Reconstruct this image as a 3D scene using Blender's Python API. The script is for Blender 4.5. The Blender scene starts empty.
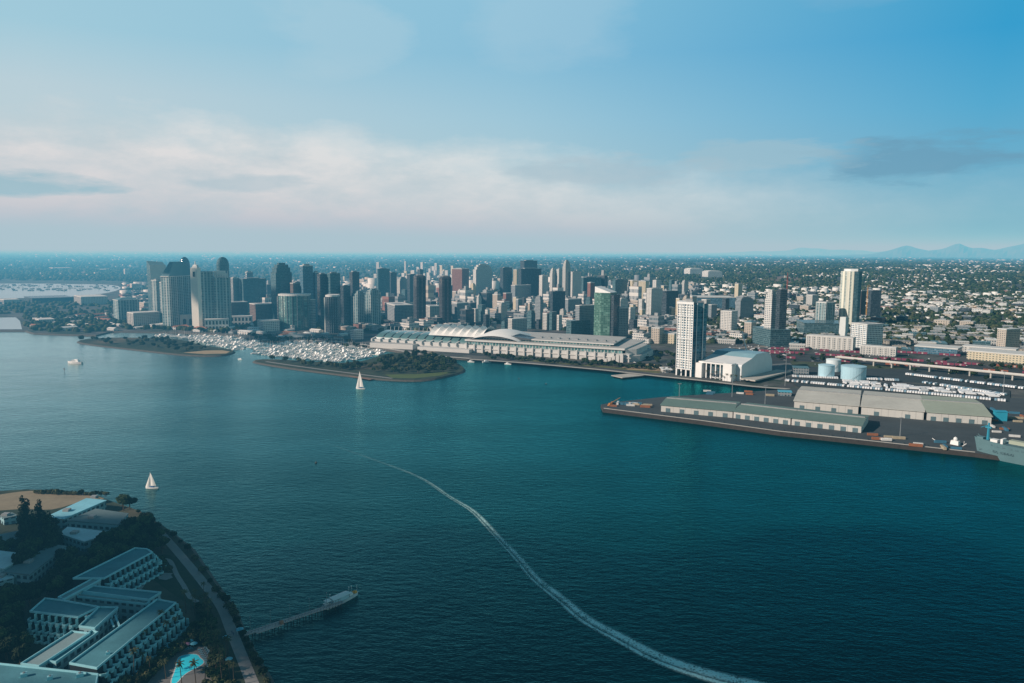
import bpy, math, random
import numpy as np
from mathutils import Vector, Matrix
random.seed(7); RNG = np.random.default_rng(7)
R = math.radians
scene = bpy.context.scene
COL = scene.collection
# ------------------------------------------------------------------ camera
H = 190.0
F = 788.0
cam_d = bpy.data.cameras.new('camera'); cam = bpy.data.objects.new('camera', cam_d); COL.objects.link(cam)
cam_d.sensor_width = 36.0; cam_d.lens = 36.0 * F / 1024.0
cam_d.clip_start = 1.0; cam_d.clip_end = 200000.0
PITCH = math.atan(92.5 / F); ROLL = R(0.43)
ROT = Matrix.Rotation(math.pi/2 - PITCH, 3, 'X') @ Matrix.Rotation(ROLL, 3, 'Z')
cam.matrix_world = Matrix.Translation((0, 0, H)) @ ROT.to_4x4()
scene.camera = cam

def ray(px, py):
    return ROT @ Vector(((px - 512) / F, -(py - 341.5) / F, -1.0))
def G(px, py, z=0.0):
    """survey point: ground position seen at a photo coordinate"""
    d = ray(px, py); t = (z - H) / d.z
    return Vector((d.x * t, d.y * t, z))
def ZT(p, py):
    """height of something standing at p whose top is seen at row py"""
    px = PX(p)[0]
    d = ray(px, py); k = math.hypot(p[0], p[1]) / math.hypot(d.x, d.y)
    return H + d.z * k
RT = ROT.transposed()
def PX(p):
    q = RT @ Vector((p[0], p[1], (p[2] if len(p) > 2 else 0) - H))
    if q.z > -1: return (-9999, -9999)
    return (512 + F * q.x / -q.z, 341.5 - F * q.y / -q.z)
def inpoly(x, y, P):
    c = False; j = len(P) - 1
    for i in range(len(P)):
        if (P[i][1] > y) != (P[j][1] > y) and x < (P[j][0]-P[i][0])*(y-P[i][1])/(P[j][1]-P[i][1]) + P[i][0]: c = not c
        j = i
    return c

# ------------------------------------------------------------------ material helpers
class N:
    def __init__(s, name):
        s.m = bpy.data.materials.new(name); s.m.use_nodes = True
        s.t = s.m.node_tree; s.t.nodes.clear()
        s.out = s.t.nodes.new('ShaderNodeOutputMaterial')
    def n(s, ty, **k):
        q = s.t.nodes.new('ShaderNode' + ty)
        for a, b in k.items(): setattr(q, a, b)
        return q
    def l(s, a, b): s.t.links.new(a, b)
    def put(s, sock, v):
        if isinstance(v, bpy.types.NodeSocket): s.l(v, sock)
        elif v is not None:
            if isinstance(v, (tuple, list)) and sock.type == 'RGBA' and len(v) == 3: v = (*v, 1)
            sock.default_value = v
    def math(s, op, a, b=None, c=None, clamp=False):
        q = s.n('Math', operation=op); q.use_clamp = clamp
        s.put(q.inputs[0], a)
        if b is not None: s.put(q.inputs[1], b)
        if c is not None: s.put(q.inputs[2], c)
        return q.outputs[0]
    def mix(s, f, a, b):
        q = s.n('Mix', data_type='RGBA'); s.put(q.inputs[0], f); s.put(q.inputs[6], a); s.put(q.inputs[7], b); return q.outputs[2]
    def noise(s, vec, scale, detail=3, rough=.6, out='Fac'):
        q = s.n('TexNoise'); s.put(q.inputs['Vector'], vec); q.inputs['Scale'].default_value = scale
        q.inputs['Detail'].default_value = detail; q.inputs['Roughness'].default_value = rough; return q.outputs[out]
    def ramp(s, f, *st):
        q = s.n('ValToRGB'); e = q.color_ramp.elements
        while len(e) < len(st): e.new(.5)
        for i, (p, c) in enumerate(st): e[i].position = p; e[i].color = (*c, 1) if len(c) == 3 else c
        s.put(q.inputs[0], f); return q.outputs[0]
    def bsdf(s, color, rough=.7, bump=None, spec=.5, metal=0.0, bs=1.0, bd=.1):
        q = s.n('BsdfPrincipled'); s.put(q.inputs['Base Color'], color); s.put(q.inputs['Roughness'], rough)
        s.put(q.inputs['Specular IOR Level'], spec); s.put(q.inputs['Metallic'], metal)
        if bump is not None:
            b = s.n('Bump'); b.inputs['Strength'].default_value = bs; b.inputs['Distance'].default_value = bd
            s.l(bump, b.inputs['Height']); s.l(b.outputs[0], q.inputs['Normal'])
        s.l(q.outputs[0], s.out.inputs[0]); return s.m
_mc = {}
def plain(name, c, rough=.75, var=.18, scale=.15, spec=.3):
    """painted / mineral surface with slight weathering"""
    if name in _mc: return _mc[name]
    s = N(name); g = s.n('NewGeometry').outputs['Position']
    n1 = s.noise(g, scale, 4); n2 = s.noise(g, scale * 9, 2)
    k = s.math('ADD', s.math('MULTIPLY', n1, var * 2), s.math('MULTIPLY', n2, var))
    k = s.math('ADD', k, 1 - 1.5 * var)
    q = s.n('Vector' + 'Math', operation='SCALE'); q.inputs[0].default_value = c; s.l(k, q.inputs[3])
    _mc[name] = s.bsdf(q.outputs[0], rough, spec=spec); return _mc[name]
def facade(name, wall, glass, bay=3.5, floor=3.6, wf=.62, hf=.55, gr=.12, wall2=None, vstripe=0, dirt=.12):
    """windows as a surface pattern, in metres along the wall (u) and up (v)"""
    if name in _mc: return _mc[name]
    s = N(name); uv = s.n('UVMap').outputs[0]
    sp = s.n('SeparateXYZ'); s.l(uv, sp.inputs[0]); u = s.math('DIVIDE', sp.outputs[0], bay); v = s.math('DIVIDE', sp.outputs[1], floor)
    mu = s.math('LESS_THAN', s.math('FRACT', u), wf); mv = s.math('LESS_THAN', s.math('FRACT', v), hf)
    msk = s.math('MULTIPLY', mu, mv)
    cb = s.n('CombineXYZ'); s.l(s.math('FLOOR', u), cb.inputs[0]); s.l(s.math('FLOOR', v), cb.inputs[1])
    wn = s.n('TexWhiteNoise', noise_dimensions='2D'); s.l(cb.outputs[0], wn.inputs['Vector'])
    g2 = s.mix(s.math('MULTIPLY', s.math('POWER', wn.outputs['Value'], 3.0), .75), glass, tuple(min(.6, c * 2.2 + .08) for c in glass))
    geo = s.n('NewGeometry').outputs['Position']
    nz = s.noise(geo, .05, 3)
    w = s.mix(s.math('MULTIPLY', nz, dirt * 2), wall, tuple(c * .55 for c in (wall2 or wall)))
    if wall2:
        w = s.mix(s.math('LESS_THAN', s.math('FRACT', s.math('DIVIDE', sp.outputs[0], vstripe or bay * 5)), .35), w, wall2)
    col = s.mix(msk, w, g2)
    rg = s.math('ADD', s.math('MULTIPLY', msk, gr - .75), .75)
    b = s.math('SUBTRACT', 1.0, msk)
    _mc[name] = s.bsdf(col, rg, spec=.5, bump=b, bs=.6, bd=.35); return _mc[name]

# ------------------------------------------------------------------ mesh helper
class MB:
    def __init__(s): s.v = []; s.f = []; s.m = []; s.uv = []
    def face(s, pts, mi=0, uv=None):
        i = len(s.v); s.v += [tuple(p) for p in pts]; s.f.append(tuple(range(i, i + len(pts)))); s.m.append(mi)
        s.uv += uv if uv else [(p[0], p[1]) for p in pts]
    def prism(s, poly, z0, z1, ms=0, mt=1, top=True, taper=1.0, bottom=False, zt=None):
        """vertical extrusion of a plan outline (counter-clockwise); zt = per-corner top heights"""
        a = sum(poly[i][0]*poly[(i+1) % len(poly)][1] - poly[(i+1) % len(poly)][0]*poly[i][1] for i in range(len(poly)))
        if a < 0:
            poly = poly[::-1]; zt = zt[::-1] if zt else None
        n = len(poly); cx = sum(p[0] for p in poly)/n; cy = sum(p[1] for p in poly)/n
        tp = [(cx+(p[0]-cx)*taper, cy+(p[1]-cy)*taper) for p in poly]
        Z = zt or [z1]*n; u = 0.0
        for i in range(n):
            j = (i+1) % n; L = math.hypot(poly[j][0]-poly[i][0], poly[j][1]-poly[i][1])
            s.face([(*poly[i][:2], z0), (*poly[j][:2], z0), (*tp[j], Z[j]), (*tp[i], Z[i])], ms, [(u, z0), (u+L, z0), (u+L, Z[j]), (u, Z[i])]); u += L
        if top: s.face([(*tp[i], Z[i]) for i in range(n)], mt)
        if bottom: s.face([(*poly[i][:2], z0) for i in range(n)][::-1], ms)
    def box(s, x0, y0, z0, x1, y1, z1, mi=0):
        s.prism([(x0, y0), (x1, y0), (x1, y1), (x0, y1)], z0, z1, mi, mi, bottom=True)
    def obox(s, c, ux, hx, hy, z0, z1, mi=0, mt=None):
        """box at plan centre c, long axis direction ux"""
        vx = (-ux[1], ux[0])
        P = [(c[0]+a*hx*ux[0]+b*hy*vx[0], c[1]+a*hx*ux[1]+b*hy*vx[1]) for a, b in ((-1,-1),(1,-1),(1,1),(-1,1))]
        s.prism(P, z0, z1, mi, mi if mt is None else mt, bottom=True)
    def tube(s, a, b, r0, r1=None, n=6, mi=0):
        a = Vector(a); b = Vector(b); r1 = r0 if r1 is None else r1; d = (b-a).normalized()
        x = d.orthogonal().normalized(); y = d.cross(x)
        A = [a + (x*math.cos(t)+y*math.sin(t))*r0 for t in [2*math.pi*i/n for i in range(n)]]
        B = [b + (x*math.cos(t)+y*math.sin(t))*r1 for t in [2*math.pi*i/n for i in range(n)]]
        for i in range(n):
            j = (i+1) % n; s.face([A[i], A[j], B[j], B[i]], mi)
        s.face(B, mi); s.face(A[::-1], mi)
    def lathe(s, c, prof, n=16, mi=0):
        for k in range(len(prof)-1):
            (r0, z0), (r1, z1) = prof[k], prof[k+1]
            for i in range(n):
                a, b = 2*math.pi*i/n, 2*math.pi*(i+1)/n
                P = [(c[0]+r0*math.cos(a), c[1]+r0*math.sin(a), z0), (c[0]+r0*math.cos(b), c[1]+r0*math.sin(b), z0),
                     (c[0]+r1*math.cos(b), c[1]+r1*math.sin(b), z1), (c[0]+r1*math.cos(a), c[1]+r1*math.sin(a), z1)]
                if r1 < 1e-6: P = P[:3]
                if r0 < 1e-6: P = [P[0]] + P[2:]
                s.face(P, mi)
    def build(s, name, mats, parent=None, loc=(0, 0, 0)):
        me = bpy.data.meshes.new(name); me.from_pydata(s.v, [], s.f)
        mats = mats if isinstance(mats, (list, tuple)) else [mats]
        for m in mats: me.materials.append(m)
        me.polygons.foreach_set('material_index', [min(i, len(mats)-1) for i in s.m])
        ul = me.uv_layers.new(name='UVMap'); ul.data.foreach_set('uv', [c for p in s.uv for c in p])
        me.update()
        o = bpy.data.objects.new(name, me); COL.objects.link(o); o.location = loc
        if parent: o.parent = parent
        return o
def tag(o, label=None, cat=None, group=None, kind=None):
    if label: o['label'] = label
    if cat: o['category'] = cat
    if group: o['group'] = group
    if kind: o['kind'] = kind
    return o
def thing(name, label, cat, loc=(0, 0, 0), rz=0, group=None):
    o = bpy.data.objects.new(name, None); COL.objects.link(o); o.location = loc; o.rotation_euler = (0, 0, rz)
    o.empty_display_size = 2
    return tag(o, label, cat, group)
def dup(root, loc, rz=0, sc=1.0, label=None):
    r = root.copy(); COL.objects.link(r); r.location = loc; r.rotation_euler = (0, 0, rz); r.scale = (sc, sc, sc) if not isinstance(sc, tuple) else sc
    if label: r['label'] = label
    for ch in KIDS.setdefault(root.name, list(root.children)):
        c = ch.copy(); COL.objects.link(c); c.parent = r
        for g in KIDS.setdefault(ch.name, list(ch.children)):
            d = g.copy(); COL.objects.link(d); d.parent = c
    return r
KIDS = {}

# ------------------------------------------------------------------ light, sky, haze
SUN_EL, SUN_ROT = R(27), R(114)
sd = Vector((-math.cos(SUN_EL)*math.sin(SUN_ROT), math.cos(SUN_EL)*math.cos(SUN_ROT), math.sin(SUN_EL)))
L = bpy.data.lights.new('sun', 'SUN'); L.energy = 4.9; L.angle = R(0.5); L.color = (1.0, .95, .87)
lo = bpy.data.objects.new('sun', L); COL.objects.link(lo); lo.rotation_euler = (-sd).to_track_quat('-Z', 'Y').to_euler(); lo.location = (-400, -100, 600)

w = bpy.data.worlds.new('World'); scene.world = w; w.use_nodes = True
t = w.node_tree; t.nodes.clear()
class WN(N):
    def __init__(s): s.t = t; s.out = t.nodes.new('ShaderNodeOutputWorld')
s = WN()
sky = s.n('TexSky', sky_type='NISHITA'); sky.sun_disc = False; sky.sun_elevation = SUN_EL; sky.sun_rotation = SUN_ROT
sky.air_density = 1.0; sky.dust_density = 1.0; sky.ozone_density = 2.0
tc = s.n('TexCoord').outputs['Generated']; sp = s.n('SeparateXYZ'); s.l(tc, sp.inputs[0])
X, Y, Z = sp.outputs
tint = s.n('Mix', data_type='RGBA', blend_type='MULTIPLY'); tint.inputs[0].default_value = 1
s.l(sky.outputs[0], tint.inputs[6]); tint.inputs[7].default_value = (.30, .58, .55, 1)
BGS = .08
def lin(c): return tuple((((v/255+.055)/1.055)**2.4 if v > 10 else v/255/12.92)/BGS/KS for v in c)
KS = 12.0
# air colour from the horizon up, for the hazy, the middle and the clear side of the bay
AL = s.ramp(Z, (0, lin((158, 187, 197))), (.04, lin((177, 203, 211))), (.12, lin((190, 213, 221))), (.17, lin((186, 211, 222))), (.23, lin((160, 203, 222))), (.31, lin((156, 200, 220))), (.6, lin((110, 165, 200))))
AC = s.ramp(Z, (0, lin((180, 198, 206))), (.04, lin((186, 203, 210))), (.10, lin((170, 202, 215))), (.155, lin((158, 199, 219))), (.23, lin((134, 188, 217))), (.31, lin((138, 192, 219))), (.6, lin((90, 150, 190))))
AR = s.ramp(Z, (0, lin((108, 166, 190))), (.04, lin((122, 178, 199))), (.10, lin((104, 170, 202))), (.155, lin((82, 166, 207))), (.23, lin((52, 155, 205))), (.31, lin((58, 158, 202))), (.6, lin((50, 120, 170))))
sideL = s.ramp(s.math('MULTIPLY_ADD', X, 1.0, .5), (.0, (1,)*3), (.5, (0,)*3)); sideR = s.ramp(s.math('MULTIPLY_ADD', X, 1.0, .5), (.5, (0,)*3), (1.0, (1,)*3))
a = s.mix(sideR, s.mix(sideL, AC, AL), AR)
v = s.n('VectorMath', operation='SCALE'); s.l(a, v.inputs[0]); v.inputs[3].default_value = KS; a = v.outputs[0]
# above and behind the part that carries the haze the plain sky takes over
a = s.mix(s.math('MAXIMUM', s.ramp(Z, (.31, (0,)*3), (.43, (1,)*3)), s.ramp(s.math('MULTIPLY_ADD', Y, .5, .5), (.35, (1,)*3), (.62, (0,)*3))), a, tint.outputs[2])
def li(c): return tuple(v*KS for v in lin(c))
mp = s.n('Mapping'); s.l(tc, mp.inputs[0]); mp.inputs['Scale'].default_value = (1.0, 1.0, 2.6); mp.inputs['Location'].default_value = (.15, 0, .35)
n1 = s.noise(mp.outputs[0], 5.0, 9, .60); n2 = s.noise(mp.outputs[0], 11, 8, .62); n0 = s.noise(mp.outputs[0], 2.2, 4, .5)
# low bank: ragged tops, creamy above and greyer beneath
top = s.math('ADD', s.math('MULTIPLY_ADD', X, -.075, .035), s.math('MULTIPLY', n1, .135))
bk = s.ramp(s.math('MULTIPLY_ADD', s.math('SUBTRACT', top, Z), 14.0, .5), (.22, (0,)*3), (.85, (1,)*3))
bk = s.math('MULTIPLY', bk, s.ramp(s.math('ADD', s.math('MULTIPLY_ADD', X, 1.0, .5), s.math('MULTIPLY_ADD', n0, .5, -.25)), (.25, (1,)*3), (.66, (.65,)*3), (.95, (.1,)*3)))
bk = s.math('MULTIPLY', bk, s.ramp(Z, (.0, (.25,)*3), (.05, (.75,)*3), (.10, (1,)*3)))
shade = s.ramp(s.math('ADD', s.math('MULTIPLY', n2, .7), s.math('MULTIPLY', n1, .5)), (.42, (0,)*3), (.68, (1,)*3))
a = s.mix(bk, a, s.mix(shade, li((190, 206, 212)), li((226, 233, 233))))
def patch(cx, cz, rx, rz, col, k, nz, lo, hi):
    e = s.math('ADD', s.math('POWER', s.math('DIVIDE', s.math('SUBTRACT', X, cx), rx), 2.0), s.math('POWER', s.math('DIVIDE', s.math('SUBTRACT', Z, cz), rz), 2.0))
    f = s.math('SUBTRACT', s.math('MULTIPLY', nz, 2.2), s.math('MULTIPLY', e, .55))
    return s.mix(s.math('MULTIPLY', s.ramp(f, (lo, (0,)*3), (hi, (1,)*3)), k), a, li(col))
mp3 = s.n('Mapping'); s.l(tc, mp3.inputs[0]); mp3.inputs['Scale'].default_value = (1.0, 1.0, 5.0)
n4 = s.noise(mp3.outputs[0], 9, 8, .6)
a = patch(.44, .100, .115, .030, (104, 150, 178), .75, n4, .62, 1.05)
a = patch(.30, .108, .12, .024, (160, 190, 204), .6, n4, .62, 1.1)
a = patch(.12, .095, .14, .022, (168, 188, 200), .45, n4, .65, 1.15)
a = patch(-.52, .066, .085, .014, (138, 172, 186), .8, n4, .45, 1.0)
a = patch(-.30, .075, .08, .012, (168, 190, 200), .5, n4, .6, 1.1)
a = patch(.05, .27, .10, .06, (176, 206, 222), .32, n1, .45, 1.5)
a = patch(-.22, .25, .10, .05, (178, 208, 222), .35, n1, .6, 1.2)
a = patch(.36, .29, .10, .03, (120, 175, 208), .4, n1, .6, 1.2)
bg = s.n('Background'); s.l(a, bg.inputs[0]); bg.inputs[1].default_value = BGS
s.l(bg.outputs[0], s.out.inputs[0])

def haze():
    """one real volume over land and bay: thicker on the bay-mouth side; absorbs blue-green first and emits a set glow in place of scattered skylight"""
    m = N('haze'); C = (.41, .545, .615); S = (1/92000, 1/26500, 1/19000); D = max(S)*1.0001
    g = m.n('NewGeometry').outputs['Position']; sp = m.n('SeparateXYZ'); m.l(g, sp.inputs[0])
    q = m.math('DIVIDE', sp.outputs[0], m.math('ADD', sp.outputs[1], 600.0)); k = m.n('MapRange', interpolation_type='SMOOTHSTEP'); m.l(q, k.inputs[0])
    for i, v in enumerate((-.62, .40, 2.7, .52)): k.inputs[1+i].default_value = v
    far_ = m.n('MapRange', interpolation_type='SMOOTHSTEP'); m.l(sp.outputs[1], far_.inputs[0])
    for i, v in enumerate((6000, 30000, 1, 6.0)): far_.inputs[1+i].default_value = v
    k = m.math('MULTIPLY', k.outputs[0], far_.outputs[0])
    ab = m.n('VolumeAbsorption'); m.put(ab.inputs['Density'], m.math('MULTIPLY', k, D))
    ab.inputs['Color'].default_value = (1-S[0]/D, 1-S[1]/D, 1-S[2]/D, 1)
    em = m.n('Emission'); K = [a*b for a, b in zip(C, S)]; kk = max(K)  # fixed emission stands in for skylight scattered by the haze
    em.inputs[0].default_value = (K[0]/kk, K[1]/kk, K[2]/kk, 1); m.put(em.inputs[1], m.math('MULTIPLY', k, kk))
    ad = m.n('AddShader'); m.l(ab.outputs[0], ad.inputs[0]); m.l(em.outputs[0], ad.inputs[1]); m.l(ad.outputs[0], m.out.inputs['Volume'])
    b = MB(); b.box(-70000, -3000, -60, 70000, 95000, 800)
    o = b.build('haze', m.m); tag(o, kind='structure')
haze()
scene.view_settings.view_transform = 'Standard'; scene.view_settings.look = 'None'; scene.view_settings.exposure = 0
scene.cycles.use_denoising = True; scene.cycles.denoising_prefilter = 'ACCURATE'
scene.cycles.max_bounces = 4; scene.cycles.diffuse_bounces = 2; scene.cycles.glossy_bounces = 2; scene.cycles.transparent_max_bounces = 6
scene.cycles.volume_bounces = 0; scene.cycles.use_adaptive_sampling = True; scene.cycles.adaptive_threshold = .01
scene.cycles.caustics_reflective = False; scene.cycles.caustics_refractive = False
# ------------------------------------------------------------------ water and land
def water_mat():
    s = N('bay_water'); g = s.n('NewGeometry').outputs['Position']
    mp = s.n('Mapping'); s.l(g, mp.inputs[0]); mp.inputs['Rotation'].default_value = (0, 0, R(28)); mp.inputs['Scale'].default_value = (.45, 1, 1)
    a = s.noise(mp.outputs[0], .24, 3, .6); b = s.noise(mp.outputs[0], .95, 2, .5); c = s.noise(g, .02, 3, .5)
    hgt = s.math('ADD', s.math('MULTIPLY', a, .85), s.math('ADD', s.math('MULTIPLY', b, .25), s.math('MULTIPLY', c, 1.2)))
    bm = s.n('Bump'); bm.inputs['Strength'].default_value = .8; bm.inputs['Distance'].default_value = 1.0; s.l(hgt, bm.inputs['Height'])
    # long wind lanes
    mp2 = s.n('Mapping'); s.l(g, mp2.inputs[0]); mp2.inputs['Rotation'].default_value = (0, 0, R(-14)); mp2.inputs['Scale'].default_value = (.16, 1, 1)
    lane = s.math('ADD', s.math('MULTIPLY', s.noise(mp2.outputs[0], .006, 5, .65), .62), s.math('MULTIPLY', s.noise(mp2.outputs[0], .0019, 3, .5), .5), clamp=True)
    # the lee factor paints brighter sky reflection into gloss tint and mix, growing leftward
    left_sheen = s.n('MapRange', interpolation_type='SMOOTHSTEP'); px_ = s.n('SeparateXYZ'); s.l(g, px_.inputs[0]); s.l(px_.outputs[0], left_sheen.inputs[0])
    for i_, v_ in enumerate((-850, 280, 1, 0)): left_sheen.inputs[1+i_].default_value = v_
    left_sheen = left_sheen.outputs[0]
    d = s.n('BsdfDiffuse'); s.put(d.inputs[0], s.mix(lane, (.0001, .006, .006), (.0001, .026, .034)))
    gl = s.n('BsdfGlossy'); s.put(gl.inputs[0], s.mix(left_sheen, (.05, .78, .82), (.92, 1, .95))); s.put(gl.inputs['Roughness'], s.math('MULTIPLY_ADD', lane, .2, .12))
    s.l(bm.outputs[0], gl.inputs['Normal'])
    fr = s.n('Fresnel'); fr.inputs[0].default_value = 1.33; s.l(bm.outputs[0], fr.inputs[1])
    k = s.math('MULTIPLY', fr.outputs[0], s.math('ADD', s.math('MULTIPLY_ADD', lane, 1.5, .02), s.math('MULTIPLY', left_sheen, .75)), clamp=True)
    mx = s.n('MixShader'); s.l(k, mx.inputs[0]); s.l(d.outputs[0], mx.inputs[1]); s.l(gl.outputs[0], mx.inputs[2])
    s.l(mx.outputs[0], s.out.inputs[0]); return s.m
b = MB(); b.face([(-90000, -3000, 0), (90000, -3000, 0), (90000, 94000, 0), (-90000, 94000, 0)])
WATER = b.build('water', water_mat()); tag(WATER, kind='structure')

def land_mat(name, c_built, c_green, c_dry, scale=1.0, streets=True):
    s = N(name); g = s.n('NewGeometry').outputs['Position']
    a = s.noise(g, .0011*scale, 5, .6); b = s.noise(g, .012*scale, 4, .65); c = s.noise(g, .09, 3, .6)
    col = s.mix(s.ramp(b, (.40, (0,)*3), (.56, (1,)*3)), c_green, c_built)
    col = s.mix(s.ramp(a, (.55, (0,)*3), (.66, (1,)*3)), col, c_dry)
    col = s.mix(s.math('MULTIPLY', c, .55), col, (.02, .03, .03))
    if streets:
        mp = s.n('Mapping'); s.l(g, mp.inputs[0]); mp.inputs['Rotation'].default_value = (0, 0, R(42)); sp = s.n('SeparateXYZ'); s.l(mp.outputs[0], sp.inputs[0])
        m1 = s.math('LESS_THAN', s.math('FRACT', s.math('DIVIDE', sp.outputs[0], 112)), .15)
        m2 = s.math('LESS_THAN', s.math('FRACT', s.math('DIVIDE', sp.outputs[1], 92)), .17)
        col = s.mix(s.math('MAXIMUM', m1, m2), col, (.075, .078, .08))
    return s.bsdf(col, .9, spec=.2)
CITYG = land_mat('city_ground', (.15, .15, .145), (.035, .06, .04), (.17, .13, .09))
WILD = land_mat('park_ground', (.06, .075, .045), (.028, .05, .03), (.15, .12, .075), 6, False)
LAWN = land_mat('lawn', (.035, .06, .028), (.025, .05, .022), (.05, .065, .03), 20, False)
SAND = plain('sand', (.36, .27, .16), .95, .3, .03)
ROCK = plain('riprap', (.085, .08, .07), .95, .5, .5)
CONC = plain('concrete', (.42, .40, .36), .85, .2, .08)
ASPH = plain('asphalt', (.056, .068, .074), .9, .35, .03)
ASPD = plain('dark_asphalt', (.038, .05, .055), .9, .35, .03)
PATHM = plain('path_concrete', (.24, .235, .23), .85, .2, .2)

def smooth(P, k=2):
    for _ in range(k):
        Q = []
        for i in range(len(P)):
            a, b = P[i], P[(i+1) % len(P)]
            Q += [(a[0]*.75+b[0]*.25, a[1]*.75+b[1]*.25), (a[0]*.25+b[0]*.75, a[1]*.25+b[1]*.75)]
        P = Q
    return P
def wpoly(P, z=0): return [tuple(G(x, y, z)[:2]) for x, y in P]
def land(name, P, z, mat, skirt=ROCK, out=5.0, z0=-3):
    """raised sheet with a sloping bank round it"""
    Q = wpoly(P, z)
    a = sum(Q[i][0]*Q[(i+1) % len(Q)][1]-Q[(i+1) % len(Q)][0]*Q[i][1] for i in range(len(Q)))
    if a < 0: Q = Q[::-1]
    n = len(Q); b = MB(); b.face([(x, y, z) for x, y in Q], 0)
    O = []
    for i in range(n):
        p, q = Q[i-1], Q[(i+1) % n]; dx, dy = q[0]-p[0], q[1]-p[1]; l = math.hypot(dx, dy) or 1
        j = 1 + .35*math.sin(i*7.3)
        O.append((Q[i][0]+dy/l*out*j, Q[i][1]-dx/l*out*j))
    for i in range(n):
        j = (i+1) % n
        b.face([(*O[i], z0), (*O[j], z0), (*Q[j], z), (*Q[i], z)], 1)
    return tag(b.build(name, [mat, skirt]), kind='structure')
def sheet(name, P, z, mat, kind='structure'):
    b = MB(); Q = [tuple(G(x, y, z)) for x, y in P]
    a = sum(Q[i][0]*Q[(i+1) % len(Q)][1]-Q[(i+1) % len(Q)][0]*Q[i][1] for i in range(len(Q)))
    b.face(Q if a > 0 else Q[::-1]); return tag(b.build(name, mat), kind=kind)
def ribbon(P, wd, z, world=False):
    """plan outline strip along a polyline; returns faces"""
    W = [Vector(p[:2]) for p in P] if world else [Vector(G(x, y, z)[:2]) for x, y in P]
    if isinstance(wd, (int, float)): wd = [wd]*len(W)
    A, B = [], []
    for i, p in enumerate(W):
        d = (W[min(i+1, len(W)-1)]-W[max(i-1, 0)]).normalized(); nrm = Vector((-d.y, d.x))
        A.append(p+nrm*wd[i]/2); B.append(p-nrm*wd[i]/2)
    return W, A, B
def strip(name, P, wd, z, mat, kind='structure', hgt=0):
    W, A, B = ribbon(P, wd, z); b = MB()
    for i in range(len(W)-1):
        b.face([(*B[i], z+hgt), (*B[i+1], z+hgt), (*A[i+1], z+hgt), (*A[i], z+hgt)])
        if hgt:
            b.face([(*B[i], z), (*B[i+1], z), (*B[i+1], z+hgt), (*B[i], z+hgt)]); b.face([(*A[i+1], z), (*A[i], z), (*A[i], z+hgt), (*A[i+1], z+hgt)])
    return tag(b.build(name, mat), kind=kind)
def curve(P, n=6):
    """Catmull-Rom through the points"""
    out = []
    for i in range(len(P)-1):
        p0, p1, p2, p3 = P[max(i-1, 0)], P[i], P[i+1], P[min(i+2, len(P)-1)]
        for k in range(n):
            u = k/n; out.append(tuple(.5*((2*p1[c])+(-p0[c]+p2[c])*u+(2*p0[c]-5*p1[c]+4*p2[c]-p3[c])*u*u+(-p0[c]+3*p1[c]-3*p2[c]+p3[c])*u**3) for c in (0, 1)))
    out.append(P[-1]); return out

ZL = 3.0
# mainland, built as a few sheets side by side: near shore band, then the far plain
shore = [(-260, 331), (-60, 330), (26, 330.5), (34, 333), (96, 337), (112, 331), (180, 333), (236, 336), (246, 341), (262, 344), (300, 345), (345, 347),
         (384, 350), (430, 356), (470, 359), (520, 362), (600, 368), (660, 375), (700, 379), (760, 386), (792, 391), (700, 408), (660, 405), (648, 398), (602, 404.5), (600, 409), (700, 420), (780, 432), (860, 440), (930, 449), (975, 452.5), (1030, 458), (1200, 480), (1500, 520)]
shore = [(-260, 331), (-60, 330), (26, 330.5), (34, 333), (96, 335), (112, 331), (180, 332), (236, 335), (252, 340), (262, 340.5), (300, 341), (345, 343),
         (384, 349), (430, 356), (470, 358.5), (520, 362), (600, 369), (660, 375.5), (700, 379.5), (752, 385.5), (785, 388), (810, 396), (1100, 425), (1500, 460)]
far = [(1500, 260.5), (1024, 254.2), (512, 250.4), (0, 246.8), (-300, 245)]
land('mainland_ground', shore + far, ZL, CITYG)
# the hook-shaped inner bays on the left are water seen past the land
def lagoon(name, P):
    return sheet(name, P, ZL+.05, LAGOON)
s = N('still_water'); LAGOON = s.bsdf(s.mix(s.noise(s.n('NewGeometry').outputs['Position'], .003, 3), (.16, .22, .235), (.30, .37, .38)), .18, spec=.9)
lagoon('inner_bay_water', curve([(-60, 284), (20, 283.5), (70, 284), (112, 285), (120, 289), (100, 294), (60, 297), (20, 298), (-60, 298), (-60, 284)], 3)[:-1])
lagoon('side_channel_water', [(-40, 318), (16, 317.3), (20, 321), (22, 329.2), (-40, 329.4)])
# terminal quay
quay = [(601, 404.5), (612, 402.5), (662, 397), (760, 391), (800, 388), (1060, 400), (1300, 420), (1300, 497), (1060, 464), (975, 453), (860, 440.5), (780, 432), (700, 421), (603, 409)]
QZ = 4.0
land('quay_ground', quay, QZ, ASPH, skirt=plain('quay_wall', (.045, .04, .036), .95, .5, .3), out=.4)
pen1 = smooth([(76, 340.5), (96, 337.5), (140, 337.5), (180, 339), (200, 345), (222, 348), (234, 350), (232, 353.5), (215, 355.5), (190, 355), (160, 352), (120, 347.5), (84, 343.5)])
pen2 = smooth([(252, 360.5), (262, 359), (285, 359.6), (315, 361.8), (345, 363), (362, 361.5), (378, 356), (390, 353), (420, 352), (452, 360), (467, 369), (455, 374), (425, 380), (395, 380), (350, 375.5), (300, 369), (262, 363.5)])
land('north_park_ground', pen1, 2.2, WILD, out=7)
land('south_park_ground', pen2, 2.2, WILD, out=7)
sheet('sand_spit_ground', [(183, 352.6), (205, 350.5), (222, 350.3), (230, 351.5), (226, 353.4), (205, 354.1)], 2.25, SAND)
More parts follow.
